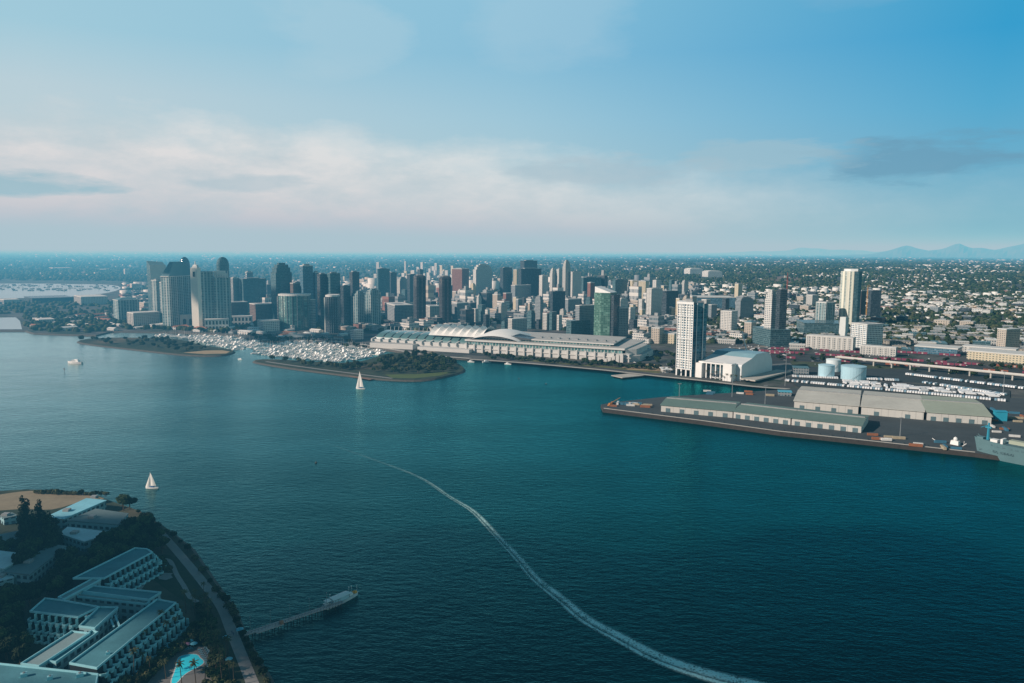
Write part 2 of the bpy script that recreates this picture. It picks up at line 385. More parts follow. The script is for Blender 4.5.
sheet('park_lawn', [(385, 374.5), (420, 374), (440, 372), (452, 372), (440, 375.5), (415, 378.2), (392, 378)], 2.25, plain('bright_lawn', (.085, .12, .035), .9, .3, .05))
strip('park_path', curve([(266, 361.5), (300, 366.5), (350, 373), (392, 378.3)], 4), 6, 2.26, PATHM)
# foreground island
fore = [(-700, 470), (-120, 482), (0, 491), (28, 489.3), (60, 490.5), (96, 494.5), (108, 500), (140, 511), (165, 527), (190, 547), (217, 586), (234, 607), (245, 632), (257, 656), (273, 686), (290, 760), (250, 900), (-900, 900)]
FZ = 2.5
land('island_ground', fore, FZ, WILD, out=5)
tag(sheet('beach_field_ground', curve([(-30, 500), (0, 494.5), (30, 490.8), (60, 492), (92, 496), (104, 499), (80, 502), (52, 509.5), (20, 509), (-30, 512), (-30, 500)], 3)[:-1], FZ+.05, plain('dry_field', (.25, .205, .135), .95, .35, .06)))
# harbour promenade and roads
strip('promenade_path', curve([(470, 359.2), (520, 362.6), (600, 369.6), (660, 376.2), (700, 380.2), (752, 386.2), (790, 389)], 4), 9, ZL+.06, CONC)
strip('marina_path', curve([(262, 339.8), (300, 340.2), (345, 342.2), (384, 348), (430, 355), (470, 358.4)], 4), 11, ZL+.07, CONC)
strip('park_road', curve([(408, 357), (430, 352), (452, 345)], 4), 12, ZL+.08, plain('pale_road', (.24, .21, .18), .9, .2, .1))
strip('harbour_road', curve([(250, 335), (330, 341.5), (420, 349), (480, 355), (560, 360.5), (640, 364), (720, 356), (800, 354), (1040, 372)], 4), 22, ZL+.05, ASPD)
for i_, (P_, w_) in enumerate((([(600, 318), (680, 309), (760, 303), (860, 300), (1040, 301)], 34), ([(735, 348), (860, 343), (1040, 349)], 20), ([(690, 345), (760, 318), (880, 286), (960, 276)], 16), ([(1040, 335), (900, 318), (800, 310)], 14))):
    strip('city_road', curve(P_, 4), w_, ZL+.1+.02*i_, plain('pale_road', (.24, .21, .18), .9, .2, .1))
strip('quay_kerb', [(604, 408.3), (700, 420.3), (780, 431.3), (860, 439.7), (975, 452.2)], 1.6, QZ+.02, CONC, hgt=.4)
strip('harbour_green', curve([(520, 359.6), (600, 366.5), (660, 372.5)], 4), 16, ZL+.09, plain('verge_grass', (.12, .13, .05), .9, .3, .05))
sheet('sandy_lot_ground', [(620, 366.5), (650, 363.5), (664, 366), (660, 371), (628, 369.6)], ZL+.11, SAND)
# rail yard, container yard
sheet('rail_yard_ground', [(740, 352), (1040, 370), (1100, 395), (790, 374), (740, 366)], ZL+.12, ASPD)
for i, (y0, y1) in enumerate([(353.5, 368), (355.5, 371), (358, 374.5)]):
    strip('rail_track', [(735, y0), (1060, y1)], 3.2, ZL+.16, plain('rust_rail', (.10, .06, .05), .9, .3, .3))
sheet('rail_green_ground', [(790, 361), (900, 366), (905, 369), (830, 368), (792, 365)], ZL+.14, plain('yard_scrub', (.06, .075, .04), .9, .4, .03))
sheet('pale_lot_ground', [(742, 366), (790, 363), (800, 372), (780, 380), (752, 378)], ZL+.15, plain('pale_lot', (.15, .16, .16), .9, .3, .04))
sheet('vehicle_yard_ground', [(782, 376), (1010, 390), (1010, 402), (800, 388.4)], QZ+.05, ASPD)
# foreground paths and lawns
sheet('resort_lawn', curve([(140, 570), (160, 555), (178, 560), (200, 590), (214, 620), (205, 650), (190, 640), (196, 612), (170, 592), (140, 570)], 3)[:-1], FZ+.06, LAWN)
strip('shore_path', curve([(160, 532), (183, 558), (206, 586), (221.5, 607), (231.5, 631), (242, 657), (256, 692)], 5), [5.2]*31, FZ+.1, PATHM)
strip('garden_path', curve([(160, 559), (170, 561), (177, 575), (184, 586), (190, 597), (198, 602)], 5), 2.6, FZ+.12, PATHM)
strip('garden_walk', curve([(139, 590), (147, 580), (158, 574), (172, 574)], 5), 2.4, FZ+.13, PATHM)
tag(sheet('garden_plaza', [(158, 576.5), (164, 574.5), (171, 575), (173, 577.5), (166, 580), (159, 579)], FZ+.15, PATHM))
# ------------------------------------------------------------------ facades
FM = {
 'teal':  facade('glass_teal', (.10, .16, .17), (.02, .07, .09), 3, 3.8, .8, .7),
 'blue':  facade('glass_blue', (.13, .20, .24), (.03, .10, .15), 3, 3.8, .82, .72),
 'dark':  facade('glass_dark', (.055, .07, .08), (.012, .03, .045), 3, 3.8, .75, .62),
 'white': facade('white_grid', (.62, .60, .56), (.05, .09, .12), 4.2, 3.8, .55, .5),
 'pale':  facade('pale_wall', (.46, .45, .42), (.06, .09, .11), 4.6, 3.6, .5, .45),
 'bands': facade('banded_wall', (.34, .35, .34), (.05, .10, .12), 9, 3.8, .95, .5, wall2=(.20, .22, .23), vstripe=24),
 'brown': facade('brown_wall', (.17, .12, .10), (.03, .05, .06), 3.4, 3.6, .55, .5),
 'red':   facade('red_stone_wall', (.25, .12, .10), (.07, .05, .05), 3.2, 3.7, .5, .5),
 'tan':   facade('tan_wall', (.46, .40, .33), (.07, .08, .09), 4.4, 3.6, .5, .45),
 'green': facade('green_glass', (.12, .19, .16), (.05, .13, .10), 4.5, 3.8, .9, .85, gr=.08, wall2=(.17, .25, .21), vstripe=17),
 'grey':  facade('grey_wall', (.26, .28, .29), (.04, .08, .10), 3.8, 3.7, .6, .5),
 'vband': facade('ribbed_wall', (.26, .34, .34), (.025, .08, .10), 7, 3.7, .6, .72, wall2=(.42, .46, .44), vstripe=21),
 'cream': facade('cream_wall', (.58, .50, .36), (.10, .13, .12), 5, 3.7, .5, .42),
 'curved': facade('curved_glass_wall', (.10, .17, .16), (.035, .12, .12), 8, 3.8, .82, .8, gr=.1, wall2=(.06, .10, .10), vstripe=31),
 'hgrid': facade('bright_grid', (.80, .80, .76), (.06, .12, .16), 4.0, 3.75, .70, .62, gr=.08),
}
ROOFS = {'l': plain('light_roof', (.42, .42, .40), .85, .25, .06), 'g': plain('grey_roof', (.20, .21, .21), .9, .25, .06), 'w': plain('white_roof', (.66, .66, .63), .8, .18, .06),
         't': plain('terracotta_roof', (.30, .14, .09), .9, .3, .1), 'd': plain('dark_roof', (.07, .075, .08), .9, .3, .06), 'b': plain('teal_roof', (.12, .22, .25), .6, .2, .05)}
TRIM = plain('pale_trim', (.58, .57, .54), .7, .15, .1)
MECH = plain('roof_plant_metal', (.28, .29, .29), .6, .3, .3)
WHITE = plain('white_paint', (.74, .74, .72), .55, .12, .1)
STEEL = plain('steel', (.22, .24, .25), .45, .2, .5)

def corner_plan(xl, xm, xr, yb, alpha=42, zb=ZL):
    """corner nearest the camera at xm; walls run back left and back right"""
    C = Vector(G(xm, yb, zb)[:2]); v = C.normalized(); r = Vector((v.y, -v.x)); al = R(alpha)
    dl = -r*math.cos(al)+v*math.sin(al); dr = r*math.sin(al)+v*math.cos(al)
    def run(d, px):
        q = Vector(G(px, yb, zb)[:2]); n = Vector((q.y, -q.x)); den = n.dot(d)
        return max(4.0, -n.dot(C)/den) if abs(den) > 1e-6 else 20
    a = run(dl, xl) if xl < xm-.3 else 22; b = run(dr, xr) if xr > xm+.3 else 22
    return C, dl, dr, a, b
NT = [0]
def tower(name, label, cat, xl, xm, xr, yt, yb, st='pale', crown='flat', roof='l', alpha=42, cap=None, group=None, st2=None, podium=0, zb=ZL):
    if cat == 'warehouse': xm = xr-(xm-xl)*.5
    if alpha < 32 and xr-xm > xm-xl: alpha = 90-alpha
    C, dl, dr, a, b = corner_plan(xl, xm, xr, yb, alpha, zb)
    a = min(a, 130); b = min(b, 130)
    ht = max(ZT(C, yt)-zb, 6)
    root = thing(name, label, cat, (C.x, C.y, zb), 0, group)
    P = lambda u, w_: (dl.x*a*u+dr.x*b*w_, dl.y*a*u+dr.y*b*w_)
    def rect(u0, u1, w0, w1): return [P(u0, w0), P(u0, w1), P(u1, w1), P(u1, w0)]
    base = rect(0, 1, 0, 1); NT[0] += 1; rnd = random.Random(NT[0])
    W = [FM[st], ROOFS[roof]]
    if crown in ('flat', 'mast'):
        m = MB(); m.prism(base, 0, ht*.965); m.build('wall', W, root)
        m = MB()
        m.prism(rect(-.01, 1.01, -.01, 1.01), ht*.965-.5, ht*.965+1.4, 0, 0); m.build('parapet', TRIM if st not in ('dark', 'teal') else FM[st], root)
        m = MB(); u = rnd.uniform(.15, .3); m.prism(rect(u, 1-u, .2, .75), ht*.965+1.41, ht, 0, 0); m.build('rooftop_plant', MECH, root)
        if crown == 'mast':
            m = MB(); m.tube((*P(.5, .5), ht), (*P(.5, .5), ht*1.16), .9, .3); m.build('mast', STEEL, root)
    elif crown == 'slant':
        m = MB(); q = rect(0, 1, 0, 1); m.prism(q, 0, ht, 0, 1, zt=[ht*.93, ht*.91, ht*.98, ht]); m.build('wall', W, root)
        m = MB(); m.prism(rect(-.015, -.002, 0, 1), 0, ht*.93, 0, 0); m.build('corner_fin', TRIM, root)
    elif crown == 'hip':
        e = ht*(cap or .8); m = MB(); m.prism(base, 0, e); m.build('wall', W, root)
        m = MB(); m.prism(rect(-.02, 1.02, -.02, 1.02), e-.8, e+.8, 0, 0); m.build('cornice', TRIM, root)
        m = MB(); m.prism(base, e+.81, ht, 0, 0, taper=.45); m.build('roof', ROOFS['b'], root)
    elif crown == 'step':
        for k, (s0, h0, h1) in enumerate([(0, 0, .84), (.07, .84, .92), (.16, .92, .97), (.30, .97, 1)]):
            m = MB(); m.prism(rect(s0, 1-s0, s0, 1-s0), ht*h0+(.01 if k else 0), ht*h1); m.build(['wall', 'upper_wall', 'crown', 'rooftop_plant'][k], W, root)
    elif crown == 'round':
        Q = []
        for k in range(14):
            t_ = 2*math.pi*k/14; Q.append(P(.5+.5*math.copysign(abs(math.cos(t_))**.6, math.cos(t_)), .5+.5*math.copysign(abs(math.sin(t_))**.6, math.sin(t_))))
        e = ht*(cap or .9); m = MB(); m.prism(Q, 0, e); m.build('wall', W, root)
        m = MB(); z = e
        for k in range(4):
            t0, t1 = math.cos(k*math.pi/9), math.cos((k+1)*math.pi/9)
            cx, cy = P(.5, .5); A = [((cx+(q[0]-cx)*t0), (cy+(q[1]-cy)*t0)) for q in Q]
            z2 = e+(ht-e)*math.sin((k+1)*math.pi/9)/math.sin(4*math.pi/9); m.prism(A, z+.01, z2, 0, 0, top=k == 3, taper=t1/t0); z = z2
        m.build('crown', FM[st2 or st], root)
    if podium:
        m = MB(); m.prism(rect(-.35, 1.3, -.3, 1.5), 0, podium); m.build('podium', [FM['pale'], ROOFS['g']], root)
    if st in ('vband', 'bands', 'hgrid', 'white', 'pale') and crown == 'flat' and a > 18:
        n = max(2, int(a/9)); m = MB()
        for i in range(n+1):
            u = i/n; m.prism([P(u-.012, -.02), P(u+.012, -.02), P(u+.012, .0), P(u-.012, .0)], 2, ht*.965-.6, 0, 0)
        m.build('pilaster_rib', TRIM, root)
    TW.append((xl-1, xr+1, yb)); return root, C, dl, dr, a, b, ht
TW = []
T = tower
# far left cluster
T('glass_tower', 'dark teal glass slab with slanted top behind the green hip-roofed hotel', 'tower', 149, 152, 168, 261, 317, 'teal', 'slant', 'b', 15)
T('apartment_tower', 'slim grey residential slab just left of the hip-roofed hotel tower', 'tower', 153, 158, 165, 279, 322, 'vband', 'flat')
T('apartment_tower', 'pale ribbed shaft wedged between the slim grey slab and the hip-roofed hotel', 'tower', 161, 164, 169, 281, 324, 'vband', 'flat')
T('hotel_tower', 'broad grey hotel tower with tall sloping green hip roof', 'hotel', 163, 171, 196, 262, 328, 'vband', 'hip', 'b', 38, cap=.78)
T('glass_tower', 'blue tower with rounded head peeping over the hip-roofed hotel', 'tower', 180, 184, 193, 257, 314, 'blue', 'round', 'b', cap=.86)
T('glass_tower', 'dark blue tower with rounded top behind the white spired hotel', 'tower', 217, 221, 232, 257, 318, 'teal', 'round', 'b', 30, cap=.88)
T('office_tower', 'pale blue grey office slab right of the round-topped dark tower', 'tower', 231, 234, 240, 277, 313, 'grey')
T('office_tower', 'wide dark blue slab block between spired hotel and stepped tower', 'tower', 240, 244, 267, 278, 313, 'teal', 'flat', 'g', 20)
T('office_tower', 'thin dark shaft rising behind the wide blue slab block', 'tower', 246, 248, 254, 271, 308, 'blue')
T('residential_tower', 'dark blue tower with stepped crown behind the curved glass hotel', 'tower', 272, 277, 293, 263, 322, 'teal', 'step', 'd', 30)
T('brick_block', 'brownish mid-rise between the stepped tower and the pale blue slab', 'office block', 291, 294, 307, 282, 322, 'brown')
T('glass_tower', 'pale blue double slab tower behind the curved glass hotel', 'tower', 301, 304, 314, 264, 322, 'blue', 'flat', 'l', 30)
T('glass_tower', 'narrow blue slab joined right of the pale double slab', 'tower', 314, 316, 320, 271, 321, 'blue')
T('residential_tower', 'dark ribbed tower, first of the pair behind the slim curved hotel', 'tower', 318, 321, 328, 273, 325, 'dark', 'flat', 'g')
T('residential_tower', 'dark broad tower, second of the pair behind the slim curved hotel', 'tower', 328, 331, 341, 272, 325, 'teal', 'flat', 'g', 30)
T('office_tower', 'dark blue tower with square cap left of the green terrace block', 'tower', 341, 344, 351, 285, 325, 'dark')
T('glass_tower', 'dark teal tower rising above the green terrace block', 'tower', 350, 353, 360, 271, 316, 'dark', 'flat', 'd')
T('terrace_block', 'broad green ribbed apartment complex, its central shaft', 'apartment block', 351, 358, 366, 291, 325, 'vband', 'step', 'b')
T('terrace_block', 'broad green ribbed apartment complex, its taller end shaft', 'apartment block', 365, 371, 381, 289, 326, 'vband', 'step', 'b')
T('office_tower', 'dark tower with one bright white edge above the street grid', 'tower', 377, 378.5, 390, 268, 302, 'teal', 'flat', 'l', 66)
T('office_tower', 'dark green slab right of the white-edged tower', 'tower', 389, 391, 397, 272, 300, 'dark')
T('office_tower', 'pale mauve tower with dark glass head', 'tower', 397, 400, 408, 277, 301, 'pale', 'step', 'd', 30)
T('office_tower', 'dark slab with cream side directly behind the left dark twin', 'tower', 407, 410, 418, 274, 302, 'dark', 'flat', 'g')
T('office_tower', 'reddish brown granite tower right of the dark twin towers', 'tower', 452, 462, 469, 268, 297, 'red', 'flat', 'd', 25)
T('office_tower', 'tall white tower with dark rooftop plant and blue glazed side', 'tower', 473, 476, 492, 264, 298, 'white', 'step', 'l', 55)
T('office_tower', 'square dark glass tower left of the white slab', 'tower', 500, 503, 512, 267, 296, 'dark', 'flat', 'd')
T('office_tower', 'narrow bright white slab between two dark glass towers', 'tower', 513, 516.5, 519, 269, 296, 'cream', 'flat', 'w', 20)
T('office_tower', 'biggest dark glass box tower of the centre', 'tower', 518, 521, 541, 268, 300, 'dark', 'flat', 'd', 60)
T('office_tower', 'darkest tower with flat head rising behind the big glass box', 'tower', 520, 524, 537, 260, 290, 'dark', 'flat', 'd', 40)
T('office_block', 'pale blue three-part block in front of the big dark box tower', 'office block', 511, 515, 531, 285, 302, 'grey', 'flat', 'l')
T('office_tower', 'clean white slab with plain side right of the big dark box', 'tower', 539, 542, 548, 275, 302, 'white', 'flat', 'w', 25)
T('residential_tower', 'slim pale tower, first of the tall white cluster', 'tower', 549.5, 552, 556, 268, 300, 'white', 'step', 'l')
T('residential_tower', 'slim pale tower, second of the tall white cluster', 'tower', 556, 558.5, 563, 268.5, 300, 'white', 'flat', 'l')
T('residential_tower', 'tallest of the white cluster with pointed crown', 'tower', 562, 565, 570, 260, 302, 'pale', 'step', 'l')
T('residential_tower', 'broad pale tower closing the white cluster', 'tower', 569, 572, 581, 271, 302, 'white', 'flat', 'w')
T('office_tower', 'low teal slab behind the end of the white cluster', 'tower', 580, 583, 601, 277, 300, 'teal', 'flat', 'l', 55)
T('apartment_block', 'dark green mid-rise with white edge standing before the white cluster', 'apartment block', 550, 552.5, 565, 291, 315, 'dark', 'flat', 'l', 60)
T('apartment_block', 'wide pale blue mid-rise right of the dark white-edged mid-rise', 'apartment block', 565, 568, 580, 299, 317, 'grey')
T('apartment_tower', 'pink-brown slim tower beside the green glass tower', 'tower', 587, 590, 594, 282, 309, 'red', 'flat', 'l')
T('apartment_tower', 'dark green tower with rounded shoulders behind the green glass tower', 'tower', 612, 615, 627, 279, 302, 'teal', 'flat', 'l', 50)
T('apartment_tower', 'cream tower, first of the cream pair', 'tower', 628, 632, 637, 280, 302, 'cream', 'flat', 'w', 20)
T('apartment_tower', 'cream tower, second of the cream pair', 'tower', 638, 645, 648.5, 280.5, 303, 'cream', 'flat', 'w', 20)
T('apartment_tower', 'white and blue residential tower behind the ballpark', 'tower', 646, 651, 662, 288, 315, 'white', 'flat', 'w', 40)
T('apartment_block', 'white block with many balconies above the grey annex', 'apartment block', 616, 620, 628, 298, 318, 'white', 'step', 'w')
T('apartment_block', 'dark blue block right of the cream pair', 'apartment block', 661, 664, 678, 291, 310, 'dark', 'flat', 'l')
T('hotel_block', 'pale blue grey mid-rise hotel left of the green glass tower', 'hotel', 575, 579, 595, 305, 336, 'grey', 'flat', 'w', 50)
T('apartment_block', 'dark green block under the pale blue grey hotel', 'apartment block', 566, 571, 590, 321, 337, 'teal', 'flat', 'g', 50)
T('apartment_block', 'tan and white twin-bay block behind the white domed roof', 'apartment block', 508, 512, 527, 319, 333, 'pale', 'flat', 'g', 50)
T('office_block', 'grey annex block attached right of the green glass tower', 'office block', 612, 616, 628, 307, 338, 'grey', 'flat', 'g', 60)
T('office_block', 'low maroon block among the downtown streets', 'office block', 503, 506, 512, 293, 305, 'red', 'flat', 'g')
T('apartment_block', 'white windowed block left of the tan cube', 'apartment block', 720, 731, 737, 311, 331, 'white', 'flat', 'w', 25)
T('apartment_block', 'small tan cube apartment house with gabled roof', 'apartment block', 744, 751, 756, 321, 335, 'tan', 'hip', 't', 25, cap=.88)
T('apartment_tower', 'grey-white tower behind the hotel and the white windowed block', 'tower', 735, 740, 753, 297, 318, 'grey', 'step', 'l', 40)
T('apartment_tower', 'white residential tower with stepped rooms left of the dark core', 'tower', 763, 770, 776, 290, 345, 'white', 'step', 'w', 30)
TC = T('apartment_tower', 'dark concrete tower core under construction below the red crane', 'tower', 774, 778, 785, 288, 346, 'dark', 'flat', 'd', 30)
T('apartment_block', 'low green podium block wrapped round the tower under construction', 'apartment block', 752, 770, 790, 330, 347, 'teal', 'flat', 'g', 30)
T('office_block', 'pale grey ten-storey block with ribbed dark side right of the crane', 'office block', 815, 825, 834, 302, 327, 'vband', 'flat', 'l', 35)
T('office_block', 'white government block with grid of square windows and dark end', 'office block', 850, 866, 882, 324, 349, 'hgrid', 'flat', 'l', 42)
T('apartment_block', 'brown block left of the orange construction hoist', 'apartment block', 857, 860, 865, 290, 316, 'brown', 'flat', 'd')
T('apartment_block', 'dark block right of the orange construction hoist', 'apartment block', 867, 870, 880, 290, 317, 'dark', 'flat', 'd', 60)
T('office_block', 'tan and dark windowed block near the edge of the hillside suburb', 'office block', 996, 1005, 1019, 329, 349, 'tan', 'flat', 'd', 35)
T('apartment_block', 'blue mid-rise on the ridge of the old town streets', 'apartment block', 806, 812, 818, 295, 305, 'pale', 'flat', 'l')
T('medical_block', 'pale symmetrical tower block with low round roof by the inner bay', 'hospital', 114, 119, 140, 298, 321, 'vband', 'hip', 'b', 20, cap=.9)
T('apartment_block', 'long low grey apartment block left of the spired hotel foot', 'apartment block', 128, 134, 160, 313, 326, 'pale', 'flat', 'g', 20)
T('apartment_block', 'brown apartment row behind the marina', 'apartment block', 250, 256, 278, 304, 322, 'brown', 'flat', 'g', 20)
T('apartment_block', 'second brown apartment row nearer the spired hotel', 'apartment block', 228, 232, 248, 302, 320, 'brown', 'flat', 'g', 20)
T('apartment_block', 'white stepped terrace house block left of the curved glass hotel', 'apartment block', 258, 264, 280, 321, 332, 'white', 'flat', 'w', 20)
T('white_pavilion', 'plain white rounded drum building beside the long skylit hall', 'pavilion', 349, 354, 365, 330, 340, 'white', 'round', 'w', 25, cap=.96)
T('parking_structure', 'long teal and grey garage behind the skylit hall', 'garage', 385, 395, 413, 305, 322, 'grey', 'flat', 'l', 15)
T('office_block', 'grey and white block behind the dark twin towers', 'office block', 452, 457, 468, 303, 320, 'grey', 'flat', 'l')
T('apartment_block', 'pale four-bay apartment block between twin tower and white-domed hall', 'apartment block', 424, 430, 441, 306, 322, 'pale', 'flat', 'w', 20)
T('ballpark_stand', 'tan stone ballpark entrance block left of the bayfront hotel', 'stadium', 651, 659, 664, 328, 344, 'tan', 'flat', 'g', 25)
T('ballpark_stand', 'cream arched ballpark pavilion just left of the bayfront hotel', 'stadium', 663, 674, 680, 334, 344, 'cream', 'flat', 'w', 20)
T('office_block', 'blue glass office slab with white roof north of the ballpark', 'office block', 690, 697, 735, 297, 308, 'blue', 'flat', 'w', 15)
T('office_block', 'low long teal building with pale cornice behind the bayfront hotel', 'office block', 796, 804, 848, 323, 334, 'teal', 'flat', 'l', 12)
T('warehouse', 'long low grey rail warehouse with green arched roof', 'warehouse', 806, 812, 855, 338, 352, 'pale', 'flat', 'g', 12)
T('warehouse', 'white long shed with green roof beside the magenta freight cars', 'warehouse', 860, 864, 897, 348, 357, 'pale', 'flat', 'l', 10)
T('warehouse', 'blue-fronted white shed on the inland side of the tracks', 'warehouse', 914, 924, 962, 349, 356, 'blue', 'flat', 'w', 10)
T('warehouse', 'very long low white shed near the edge of the rail yard', 'warehouse', 962, 968, 1018, 350, 356, 'pale', 'flat', 'w', 8)
T('warehouse', 'cream industrial shed behind the rail yard', 'warehouse', 966, 976, 1040, 356, 365, 'cream', 'flat', 'l', 8)

# a spired hotel tower in front
def spired_hotel():
    C = Vector(G(204, 330, ZL)[:2]); v = C.normalized(); r = Vector((v.y, -v.x)); k = C.length/F
    ht = ZT(C, 268)-ZL; root = thing('hotel_tower', 'white hotel tower with slender bright end slab, stepped gables and small spire', 'hotel', (C.x, C.y, ZL))
    def q(x, y): p = r*(x*k)+v*y; return (p.x, p.y)
    m = MB(); m.prism([q(-10, 8), q(-4, 0), q(-1, 4), q(-1, 45), q(-9, 45)], 0, ht*1.0, 0, 1); m.build('end_slab', [plain('sunlit_stucco', (.72, .68, .60), .8, .1, .1), TRIM], root)
    z0 = ht+.01; m = MB(); m.prism([q(-9, 10), q(-4, 3), q(-2, 6), q(-2, 35), q(-8, 35)], z0, z0+7, 0, 0, taper=.55); m.build('gable', TRIM, root)
    m = MB(); m.tube((*q(-5.5, 18), z0+7), (*q(-5.5, 18), z0+17), 1.8, .2); m.build('spire', TRIM, root)
    m = MB(); m.box(-2, -.5, ht*.86, 2, .4, ht*.94); o = m.build('sign_panel', plain('sign_dark', (.04, .05, .06)), root); p = q(-7, 2.5); o.location = (p[0], p[1], 0); o.rotation_euler[2] = R(15)
    m = MB(); m.prism([q(-.9, 6), q(10, 9), q(10, 50), q(-.9, 50)], 0, ht*.94); m.build('wall', [FM['vband'], ROOFS['b']], root)
    m = MB(); m.prism([q(10.1, 4), q(25, 10), q(25, 50), q(10.1, 50)], 0, ht*.84); m.build('lower_wall', [FM['vband'], ROOFS['b']], root)
    for i in range(3):
        m = MB(); m.prism([q(10.5, 8+i*8), q(23-i, 12+i*8), q(23-i, 48), q(10.5, 48)], ht*(.84+i*.035)+.02, ht*(.875+i*.035)); m.build('gable_step', [TRIM, ROOFS['b']], root)
    for i in range(6):
        m = MB(); x = 11+i*2.2; m.prism([q(x, 5), q(x+1.1, 5.3), q(x+1.1, 8), q(x, 8)], ht*.84, ht*.95, 0, 0, taper=.4); m.build('gable_fin', TRIM, root)
spired_hotel()
def arcade(name, label, cat, x0, x1, yt, yb, n, arched, rows=1):
    A = Vector(G(x0, yb, ZL)[:2]); B = Vector(G(x1, yb-.6, ZL)[:2]); u = (B-A).normalized(); v = Vector((-u.y, u.x)); Lh = (B-A).length; ht = ZT(A, yt)-ZL
    root = thing(name, label, cat, (A.x, A.y, ZL), math.atan2(u.y, u.x))
    m = MB(); m.box(0, 0, 0, Lh, 28, ht); m.build('wall', [TRIM], root)
    m = MB(); m.box(-.5, -.5, ht+.01, Lh+.5, 28.5, ht+1.2); m.build('cornice', TRIM, root)
    dk = plain('window_dark', (.03, .06, .07), .3)  # one even dark colour for the window panels
    for j in range(rows):
        hh = ht/rows
        for i in range(n):
            c = (i+.5)*Lh/n; ww = Lh/n*.27; m = MB(); z0 = j*hh+hh*.15; z1 = j*hh+hh*(.55 if arched else .8)
            P = [(c-ww, z0), (c+ww, z0), (c+ww, z1)]
            if arched: P += [(c+ww*math.cos(t_), z1+ww*math.sin(t_)) for t_ in [math.pi*k/6 for k in range(1, 6)]]
            P += [(c-ww, z1)]
            m.face([(x, -.15, z) for x, z in P]); m.face([(x, 0, z) for x, z in P[::-1]])
            for k in range(len(P)):
                a, b_ = P[k], P[(k+1) % len(P)]; m.face([(a[0], -.15, a[1]), (a[0], 0, a[1]), (b_[0], 0, b_[1]), (b_[0], -.15, b_[1])])
            m.build('window', dk, root)
    return root
arcade('hotel_wing', 'cream low wing with three tall arches at the foot of the hip-roofed hotel', 'hotel wing', 163, 194, 315.5, 327, 5, True)
arcade('hotel_wing', 'white low wing with two rows of square windows right of the spired hotel', 'hotel wing', 205, 229, 320, 331, 7, False, 2)
arcade('hotel_wing', 'pale colonnaded wing behind the marina masts', 'hotel wing', 216, 252, 317, 327, 10, False, 2)
# curved glass hotel: two towers
def curved_hotel(label, xa, xb, yt, yb, sag, st, edge, dep):
    A = Vector(G(xa, yb, ZL)[:2]); B = Vector(G(xb, yb, ZL)[:2]); u = (B-A).normalized(); v = Vector((-u.y, u.x)); Lh = (B-A).length
    root = thing('curved_hotel_tower', label, 'hotel', (A.x, A.y, ZL), math.atan2(u.y, u.x)); ht = ZT((A+B)/2, yt)-ZL
    Pt = [(Lh*i/12, -sag*math.sin(math.pi*i/12)) for i in range(13)] + [(Lh, dep), (0, dep)]
    m = MB(); m.prism(Pt, 0, ht-4); m.build('wall', [FM[st], ROOFS['l']], root)
    m = MB(); m.prism([(x, y-.6) if y < 1 else (x, y) for x, y in Pt], ht-3.9, ht, 0, 0); m.build('crown', TRIM, root)
    m = MB(); m.box(-3.5, 2, 0, -.05, dep*.8, ht-6); m.build('end_slab', edge, root)
    for i in range(7):
        x = Lh*(i*2)/12; y = -sag*math.sin(math.pi*i*2/12); m = MB(); m.box(x-.45, y-1.2, 0, x+.45, y-.02, ht-4); m.build('fin', FM['grey'], root)
curved_hotel('broad curved green glass hotel tower behind the marina', 279, 309, 294, 330, 14, 'curved', FM['pale'], 35)
curved_hotel('slim curved hotel tower with bright pale leading edge behind the marina', 326, 338, 295, 333, 7, 'dark', plain('bright_edge', (.62, .64, .58), .6, .15, .1), 40)
T('hotel_block', 'dark wing with ribbed parapet attached right of the broad curved hotel', 'hotel', 308, 310, 316, 299, 329, 'bands', 'flat', 'g', 60)
# round shingled pavilion by the marina
def pavilion():
    c = G(293, 338.5, ZL); k = Vector(c[:2]).length/F; root = thing('round_pavilion', 'low round pavilion with conical ribbed roof at the marina edge', 'pavilion', c)
    m = MB(); m.lathe((0, 0), [(10*k, 0), (10*k, 3.5*k*.6)], 20); m.build('wall', FM['brown'], root)
    m = MB(); m.lathe((0, 0), [(11*k, 2.2*k), (7*k, 3.6*k), (4*k, 4.4*k), (3.6*k, 5.8*k), (0, 6.6*k)], 20); m.build('roof', plain('pavilion_roof', (.42, .42, .40), .7, .3, .2), root)
pavilion()
# twin dark chamfered towers
def twin(label, xl, xr, yt, yb):
    C = Vector(G((xl+xr)/2, yb, ZL)[:2]); v = C.normalized(); r = Vector((v.y, -v.x)); w_ = (xr-xl)*C.length/F/2; ht = ZT(C, yt)-ZL
    root = thing('twin_tower', label, 'tower', (C.x, C.y, ZL), math.atan2(r.y, r.x)+R(8)); c = .35*w_
    P = [(-w_+c, -w_), (w_-c, -w_), (w_, -w_+c), (w_, w_-c), (w_-c, w_), (-w_+c, w_), (-w_, w_-c), (-w_, -w_+c)]
    DK = facade('twin_wall', (.05, .052, .06), (.02, .035, .05), 3.2, 3.5, .6, .55)
    m = MB(); m.prism(P, 0, ht*.95); m.build('wall', [DK, ROOFS['d']], root)
    m = MB(); m.prism(P, ht*.95+.01, ht*.985, 0, 0, taper=.78); m.build('crown', DK, root)
    m = MB(); m.prism([(x*.55, y*.55) for x, y in P], ht*.985+.01, ht, 0, 0); m.build('rooftop_plant', MECH, root)
    for s_ in (-1, 1):
        for q in (.33, -.33):
            m = MB(); m.box(q*w_-w_*.1, s_*w_-(.0 if s_ > 0 else 1.1), 0, q*w_+w_*.1, s_*w_+(1.1 if s_ > 0 else 0), ht*.945); m.build('balcony_stack', DK, root)
twin('left dark brown twin tower with chamfered corners behind the skylit hall', 414, 425.5, 274.5, 325)
